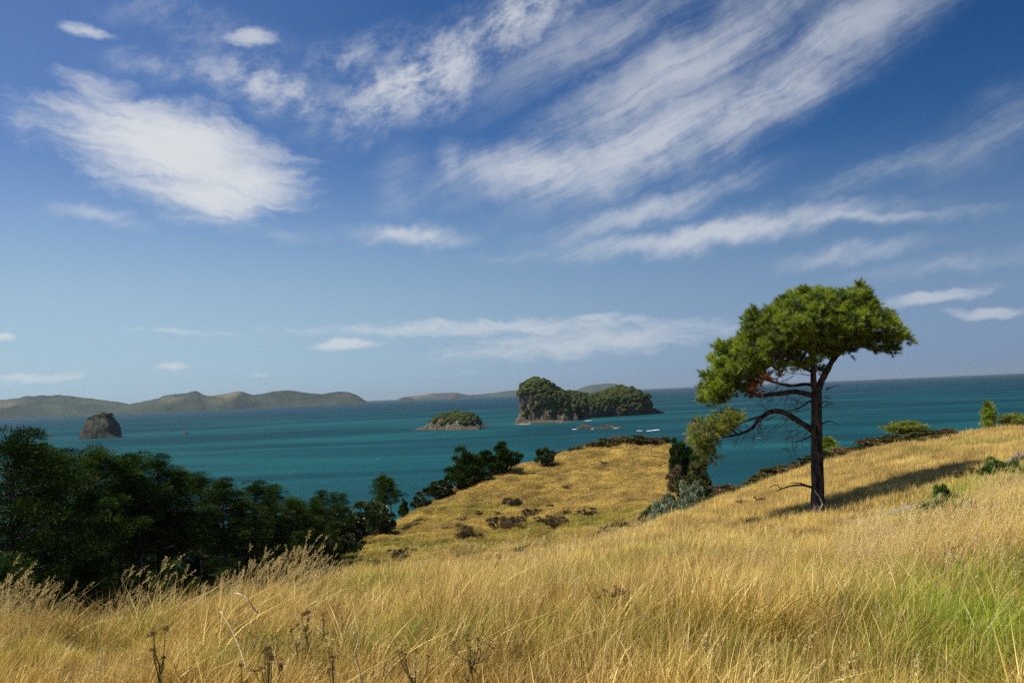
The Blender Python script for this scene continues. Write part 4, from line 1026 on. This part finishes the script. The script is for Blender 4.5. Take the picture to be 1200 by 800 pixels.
# bracken and dark scrub around them
fern = [shrub_proto('bracken_clump', 81+k, M_FERN, 12, 120, .13, .035, True, M_WEEDST, .8, .6, .4) for k in range(2)]
G5 = 'green bracken clumps by the logs'
for k, (px, py, wd, ht, lab) in enumerate([(1108, 592, 30, 18, 'bright green bracken clump at the upper end of the grey log'), (1094, 604, 30, 16, 'bright green bracken clump below the end of the grey log'), (1132, 600, 26, 12, 'low green bracken right of the grey log'),
        (1176, 556, 30, 16, 'dark green bracken left of the log at the right edge'), (1160, 562, 24, 12, 'small dark green bracken farther left of the log at the right edge'), (1192, 560, 22, 10, 'green bracken in front of the log at the right edge')]):
    g = ground(px, py, 10); r = math.hypot(g[0], g[1])
    place(fern[k % 2], tuple(g), k*1.4, (wd/F*r/1.4, ht/F*r/.55), lab, 'bracken', G5)
G6 = 'scrub on the right hill slope'
for k, (px, py, wd, ht, lab) in enumerate([q for q in [(1052, 577, 30, 8, 'low dark brown scrub at the left end of the dip right of the pine'), (1074, 573, 34, 10, 'dark brown scrub in the middle of the dip right of the pine'), (1100, 568, 34, 10, 'grey brown scrub right of the middle of the dip'),
        (1126, 562, 32, 10, 'faded scrub at the right end of the dip'), (1145, 558, 22, 9, 'small faded scrub joining the dip and the bracken'), (870, 590, 20, 5, 'thin green brown scrub low on the grass slope left of the pine'), (890, 587, 16, 5, 'small brown scrub on the grass slope below the pine bough')] if q[0] < 1000 or q[0] > 1110]):
    g = ground(px, py, 15); r = math.hypot(g[0], g[1])
    place(brown[k % 3], tuple(g), k*1.7, (wd/F*r/2.0, ht/F*r/.8), lab, 'scrub', G6)

# ------------------------------------------------------------------ weeds in the near grass
def weed(px, pytop, r, label, heads, spread, seed, hs=.022, group='dead weeds standing in the near grass'):
    global rng
    rng = np.random.default_rng(seed)
    hs *= .68
    g = spot(px, r); top = at(px, pytop, r); h = top[2]-g[2]
    root = empty('weed_plant', tuple(g)); st = Tubes(); cen = []
    main = np.array([0, 0, h*.62]); st.add(*smooth_path([np.zeros(3), np.array([.01, .01, h*.3]), main], [.006, .005, .004], 3), 5)
    for k in range(heads):
        a = rng.random()*6.28; q = spread*math.sqrt(rng.random()); e1 = np.array([math.cos(a)*q, math.sin(a)*q, h*(1-.35*(q/spread)**2*rng.random() - (.12*rng.random() if k else 0))])
        s0 = main*rng.uniform(.7, 1); st.add(*smooth_path([s0, (s0+e1)/2+np.array([math.cos(a)*q*.25, math.sin(a)*q*.25, 0]), e1], [.0035, .003, .002], 3), 4)
        for _ in range(3): cen.append(e1+rng.normal(size=3)*hs*.8)
    st.build('stems', M_WEEDST, root)
    V, T_, br = crown_tris(np.array(cen), np.full(len(cen), hs), 26, hs*1.0, hs*.35, shell=.2, leaf=True)
    link('seed_heads', mesh_np('seed_heads', V, T_, {'br': br}), M_WEED, root)
    # a few narrow leaves up the stem
    z = rng.uniform(.1, .6, 14)*h; b = np.stack([0*z, 0*z, z], 1); d = norm(rand_dirs(14)+np.array([0, 0, .6])); V, T_ = leaves(b, d, .09, .012)
    link('leaves', mesh_np('leaves', V, T_, {'br': rng.random(len(V))}), M_WEEDST, root)
    return tag(root, label, 'weed', group)
weed(184, 727, 5.2, 'single brown flat topped weed on a straight green stem at lower left', 5, .05, 1, .016)
weed(355, 712, 6.2, 'dark reddish seeded weed standing highest at left centre', 6, .05, 2, .018)
weed(376, 716, 6.4, 'thin single headed weed right of the highest reddish one', 2, .03, 3, .014)
weed(343, 730, 5.9, 'faint brown weed between the two left centre clusters', 4, .10, 4, .013)
weed(310, 758, 4.6, 'bushy dark headed weed near the bottom left centre', 9, .09, 5, .015)
weed(278, 769, 4.5, 'small dark weed left of the bushy one near the bottom', 4, .05, 6, .014)
weed(718, 690, 6.6, 'tall many headed dark brown weed in the centre foreground', 13, .16, 7, .022)
weed(737, 720, 6.2, 'drooping dark brown weed leaning right of the tall central one', 7, .12, 8, .018)
weed(545, 748, 5.0, 'sprawling brown twiggy weed at bottom centre', 9, .16, 9, .013)
weed(480, 760, 4.7, 'thin twiggy weed left of the sprawling one at bottom centre', 6, .14, 10, .010)
weed(386, 770, 4.4, 'small dark seeded weed at the bottom, left of centre', 4, .04, 12, .014)
weed(1120, 640, 11, 'leafy green weed in long grass below the bracken', 8, .22, 13, .02)
# pale broken stalk
def stalk(pts, label):
    P3 = [at(px, py, r) for px, py, r in pts]; c = P3[-1].copy(); t = Tubes(); p, r = smooth_path([q-c for q in P3], np.linspace(.004, .006, len(P3)), 4); t.add(p, r, 5)
    o = t.build('dry_stalk', M_STALK); o.location = c; return tag(o, label, 'stalk', 'bleached stalks in the near grass')
stalk([(414, 740, 4.6), (420, 750, 4.6), (416, 765, 4.6), (421, 785, 4.6), (424, 812, 4.6)], 'bleached crooked stalk standing near the bottom left of centre')
stalk([(258, 716, 6.0), (270, 735, 5.9), (283, 765, 5.8), (290, 790, 5.7)], 'straight pale stalk leaning left above the lower left grass')
stalk([(302, 714, 6.6), (301, 717, 6.6), (288, 700, 6.6), (276, 694, 6.7)], 'bent pale stalk folded over among the left grasses')

# ------------------------------------------------------------------ grass
def tuft(seed, nb, h0, h1, w0, rad, lean=.28, segs=4, curl=.5, mt=M_GRASS, messy=.25):
    """a tuft of curved blades blown towards +X"""
    r_ = np.random.default_rng(seed)
    a = r_.random(nb)*6.283; q = np.sqrt(r_.random(nb))*rad
    base = np.stack([np.cos(a)*q, np.sin(a)*q, np.full(nb, -.03)], 1)
    h = r_.uniform(h0, h1, nb); dirx = lean + r_.normal(size=nb)*messy; diry = r_.normal(size=nb)*messy
    t = np.linspace(0, 1, segs)[None, :]
    cx = base[:, :1] + (dirx*h)[:, None]*(t*.45 + t**2*curl); cy = base[:, 1:2] + (diry*h)[:, None]*(t*.6 + t**2*curl)
    cz = base[:, 2:3] + h[:, None]*(t - .22*t**2*np.minimum(1.5, np.abs(dirx)+np.abs(diry))[:, None])
    wd = w0*r_.uniform(.6, 1.3, nb)[:, None]*(1-t**1.6*.93)
    sa = r_.random(nb)*3.1416; sx, sy = np.cos(sa)[:, None]*wd*.5, np.sin(sa)[:, None]*wd*.5
    V = np.stack([np.stack([cx-sx, cy-sy, cz], -1), np.stack([cx+sx, cy+sy, cz], -1)], 2).reshape(-1, 3)
    i = np.arange(nb)[:, None]*segs*2; j = np.arange(segs-1)[None, :]*2
    Q = np.stack([i+j, i+j+1, i+j+3, i+j+2], -1).reshape(-1, 4)
    at_ = {'br': np.repeat(r_.random(nb), segs*2), 'br2': np.repeat(r_.random(nb), segs*2)}
    me = mesh_np('tuft', V, Q, at_); me.materials.append(mt); return bpy.data.objects.new('tuft', me)
def seeder(seed, ns, h0, h1, spread, head=.16, hw=.010, lean=.22, mt=M_SEED):
    """flowering stems: a thin arching stem and a plume of spikelets"""
    r_ = np.random.default_rng(seed); VV, BR = [], []; FF = []; n = 0
    for s in range(ns):
        h = r_.uniform(h0, h1); a = r_.random()*6.28; q = spread*math.sqrt(r_.random()); b = np.array([math.cos(a)*q, math.sin(a)*q, -.03])
        dx, dy = lean+r_.normal()*.12, r_.normal()*.12; segs = 7; t = np.linspace(0, 1, segs)
        c = np.stack([b[0]+dx*h*(t*.5+t**3*.75), b[1]+dy*h*(t*.6+t**2*.4), b[2]+h*(t-.10*t**4)], 1)
        w_ = .0016*(1.3-.5*t); sa = r_.random()*3.14; sd_ = np.stack([np.cos(sa)*w_, np.sin(sa)*w_, 0*w_], 1)
        V = np.stack([c-sd_, c+sd_], 1).reshape(-1, 3); j = np.arange(segs-1)*2
        VV.append(V); FF.append(np.stack([j, j+1, j+3, j+2], 1)+n); BR.append(np.full(len(V), .2+.4*r_.random())); n += len(V)
        hl = head*r_.uniform(.6, 1.2); m = int(34*hl/.16); u = r_.random(m); k = 1-u*hl/h
        bb = np.stack([np.interp(k, t, c[:, i]) for i in range(3)], 1); wdt = hw*(np.sin(np.pi*np.clip(u*.85+.12, 0, 1))+.25)
        off = r_.normal(size=(m, 3))*wdt[:, None]*.55; bb = bb+off
        tang = c[-1]-c[-3]; tang = tang/np.linalg.norm(tang); d = tang[None, :]*1.0 + off/np.maximum(wdt, 1e-4)[:, None]*.35 + r_.normal(size=(m, 3))*.2; d = norm(d)
        L_ = r_.uniform(.011, .022, m)[:, None]; sd2 = norm(np.cross(d, r_.normal(size=(m, 3))))*.0034
        V = np.stack([bb, bb+d*L_*.5+sd2, bb+d*L_, bb+d*L_*.5-sd2], 1).reshape(-1, 3)
        VV.append(V); FF.append(np.arange(4*m).reshape(-1, 4)+n); BR.append(np.repeat(.35+.65*r_.random(m), 4)); n += len(V)
    me = mesh_np('seeding_stems', np.concatenate(VV), np.concatenate(FF), {'br': np.concatenate(BR)}); me.materials.append(mt)
    return bpy.data.objects.new('seeding_stems', me)
def scatter(name, protos, x, y, scale, green, tilt=None, seed=0):
    r_ = np.random.default_rng(seed); n = len(x); z = zat(x, y)
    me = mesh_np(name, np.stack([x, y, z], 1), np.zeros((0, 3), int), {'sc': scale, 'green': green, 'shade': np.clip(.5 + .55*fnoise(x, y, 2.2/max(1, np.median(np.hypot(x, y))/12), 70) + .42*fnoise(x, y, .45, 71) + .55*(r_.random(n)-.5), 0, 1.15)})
    a = me.attributes.new('rot', 'FLOAT_VECTOR', 'POINT'); rot = np.zeros((n, 3), np.float32)
    rot[:, 2] = r_.normal(size=n)*.55; rot[:, 0] = r_.normal(size=n)*.07; rot[:, 1] = r_.normal(size=n)*.07; a.data.foreach_set('vector', rot.ravel())
    a = me.attributes.new('idx', 'INT', 'POINT'); a.data.foreach_set('value', r_.integers(0, len(protos), n).astype(np.int32))
    col = bpy.data.collections.new(name+'_sources')
    for p in protos: col.objects.link(p)
    o = link(name, me); ng = bpy.data.node_groups.new(name, 'GeometryNodeTree')
    ng.interface.new_socket('Geometry', in_out='INPUT', socket_type='NodeSocketGeometry'); ng.interface.new_socket('Geometry', in_out='OUTPUT', socket_type='NodeSocketGeometry')
    N = ng.nodes; i_ = N.new('NodeGroupInput'); o_ = N.new('NodeGroupOutput'); ip = N.new('GeometryNodeInstanceOnPoints'); ci = N.new('GeometryNodeCollectionInfo')
    ci.inputs[0].default_value = col; ci.inputs[1].default_value = True; ci.inputs[2].default_value = True
    def na(nm, tp):
        q = N.new('GeometryNodeInputNamedAttribute'); q.data_type = tp; q.inputs[0].default_value = nm; return q.outputs[0]
    K = ng.links.new; K(i_.outputs[0], ip.inputs['Points']); K(ci.outputs[0], ip.inputs['Instance']); ip.inputs['Pick Instance'].default_value = True
    K(na('idx', 'INT'), ip.inputs['Instance Index']); K(na('rot', 'FLOAT_VECTOR'), ip.inputs['Rotation']); K(na('sc', 'FLOAT'), ip.inputs['Scale'])
    K(ip.outputs[0], o_.inputs[0]); md = o.modifiers.new('scatter', 'NODES'); md.node_group = ng
    return tag(o, kind='stuff')
def polar(n, a0, a1, r0, r1, pw, seed):
    r_ = np.random.default_rng(seed); a = r_.uniform(a0, a1, n); u = r_.random(n)
    r = (r0**pw + u*(r1**pw-r0**pw))**(1/pw); return np.sin(a)*r, np.cos(a)*r
ARR = np.array([azel(p, 640)[0] for p in range(-200, 1401, 50)]); PXX = np.arange(-200, 1401, 50)
def col_of(x, y): return np.interp(np.arctan2(x, y), ARR, PXX)
# how far the near field of grass runs before its crest, by column
CR = ([-200, 0, 100, 200, 300, 400, 500, 600, 700, 760, 800, 850, 900, 1000, 1080, 1200, 1400], [11, 11, 11.5, 12.5, 14.5, 19, 27, 34, 44, 50, 54, 57, 57, 58, 61, 64, 68])
def near_ok(x, y, k=1.0): return np.hypot(x, y) < np.interp(col_of(x, y), *CR)*k
LF, RT = azel(-130, 640)[0], azel(1390, 640)[0]
def mask(x, y, m): return x[m], y[m]
# 1. near sward
P1 = [tuft(100+k, 52, .10, .34, .0068, .15, .16, 4, .5, messy=.36) for k in range(4)] + [tuft(106+k, 30, .20, .54, .0054, .14, .26, 5, .6, messy=.30) for k in range(3)] + \
     [tuft(110+k, 46, .08, .26, .0060, .16, .05, 4, .7, messy=.55) for k in range(2)]
x, y = polar(11000, LF, RT, 1.5, 16, 1.7, 5); x, y = mask(x, y, near_ok(x, y)); r = np.hypot(x, y)
cl = np.clip(.95 + .55*fnoise(x, y, .7, 9) + .3*fnoise(x, y, 2.2, 19), .45, 1.4)
gn = greenness(x, y)
hgt = np.interp(col_of(x, y), [-200, 100, 300, 500, 800, 1200], [.62, .62, .78, .9, .98, 1.05])*np.clip(.45+r/6, .5, 1)
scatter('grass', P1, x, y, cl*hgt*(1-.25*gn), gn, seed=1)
PN = [tuft(115+k, 26, .20, .52, .0095, .11, .2, 6, .8, messy=.60) for k in range(3)]
x, y = polar(1900, LF, RT, 2.0, 14, 1.4, 15); m_ = (fnoise(x, y, .9, 50) > .0) | (greenness(x, y) > .5); x, y = mask(x, y, m_ & near_ok(x, y)); gn = np.clip(greenness(x, y)*1.2, 0, 1)
scatter('tussock_grass', PN, x, y, np.random.default_rng(3).uniform(.6, 1.1, len(x)), gn, seed=9)
# 2. the field beyond
P2 = [tuft(120+k, 70, .08, .30, .0095, .24, .26, 3, .6, messy=.32) for k in range(4)] + [tuft(126+k, 26, .20, .46, .008, .22, .34, 4, .6, messy=.25) for k in range(2)]
x, y = polar(42000, LF, RT, 14, 66, 1.55, 6); x, y = mask(x, y, near_ok(x, y)); 
cl = np.clip(.95 + .5*fnoise(x, y, .45, 9) + .35*fnoise(x, y, 1.3, 19), .4, 1.45)
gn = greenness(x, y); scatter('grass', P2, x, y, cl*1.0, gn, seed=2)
# 3. knoll
P3 = [tuft(130+k, 60, .10, .48, .034, .42, .30, 3, .6, mt=M_GRASSFAR, messy=.4) for k in range(4)]
x, y = polar(52000, azel(385, 640)[0], azel(835, 600)[0], 62, 205, 1.25, 7)
z = zat(x, y); x, y = mask(x, y, (z > EYE-23) & ~((col_of(x, y) < 402)))
cl = np.clip(.88 + .5*fnoise(x, y, .16, 9) + .75*fnoise(x, y, .42, 19), .25, 1.9)
gn = np.clip(greenness(x, y)*.8 + .34*fnoise(x, y, .045, 4) + .28*fnoise(x, y, .15, 14), 0, .8); scatter('knoll_grass', P3, x, y, cl*1.15, gn, seed=3)
# 4. seeding stems: thick along the left crest, thin elsewhere
P4 = [seeder(140+k, 5, .50, 1.12, .18, .18, .015) for k in range(5)]
x1, y1 = polar(1450, azel(-60, 640)[0], azel(425, 640)[0], 7.2, 15.5, 2, 8)
rc = np.interp(col_of(x1, y1), [-200, 0, 100, 200, 300, 400, 450], [9, 9, 9.4, 10.4, 12.4, 16, 18]); dr = np.hypot(x1, y1)-rc
n_ = fnoise(x1, y1, .55, 33); x1, y1 = mask(x1, y1, (dr > -1.1) & (dr < 1.3) & (n_ > -.05) & ~((col_of(x1, y1) > 82) & (col_of(x1, y1) < 118)))
x2, y2 = polar(520, LF, RT, 3.0, 22, 1.2, 9); x2, y2 = mask(x2, y2, near_ok(x2, y2) & (fnoise(x2, y2, .5, 40) > -.05))
x3, y3 = polar(260, azel(420, 640)[0], azel(760, 640)[0], 16, 38, 1, 10); x3, y3 = mask(x3, y3, near_ok(x3, y3, .9))
x4, y4 = polar(200, azel(985, 640)[0], azel(1190, 640)[0], 9, 22, 1.3, 12)
x = np.concatenate([x1, x2, x3, x4]); y = np.concatenate([y1, y2, y3, y4])
s = np.concatenate([np.clip(.66+.75*fnoise(x1, y1, .8, 5)+.15*np.random.default_rng(2).random(len(x1)), .35, 1.15)*np.interp(col_of(x1, y1), [0, 90, 110, 160, 200, 300, 360, 420], [.72, .66, .45, 1.1, .68, .8, 1.05, .95]),
                    np.full(len(x2), .72), np.full(len(x3), .8), np.full(len(x4), .95)])*np.random.default_rng(4).uniform(.8, 1.12, len(x))
scatter('seeding_grass', P4, x, y, s, np.zeros(len(x)), seed=4)
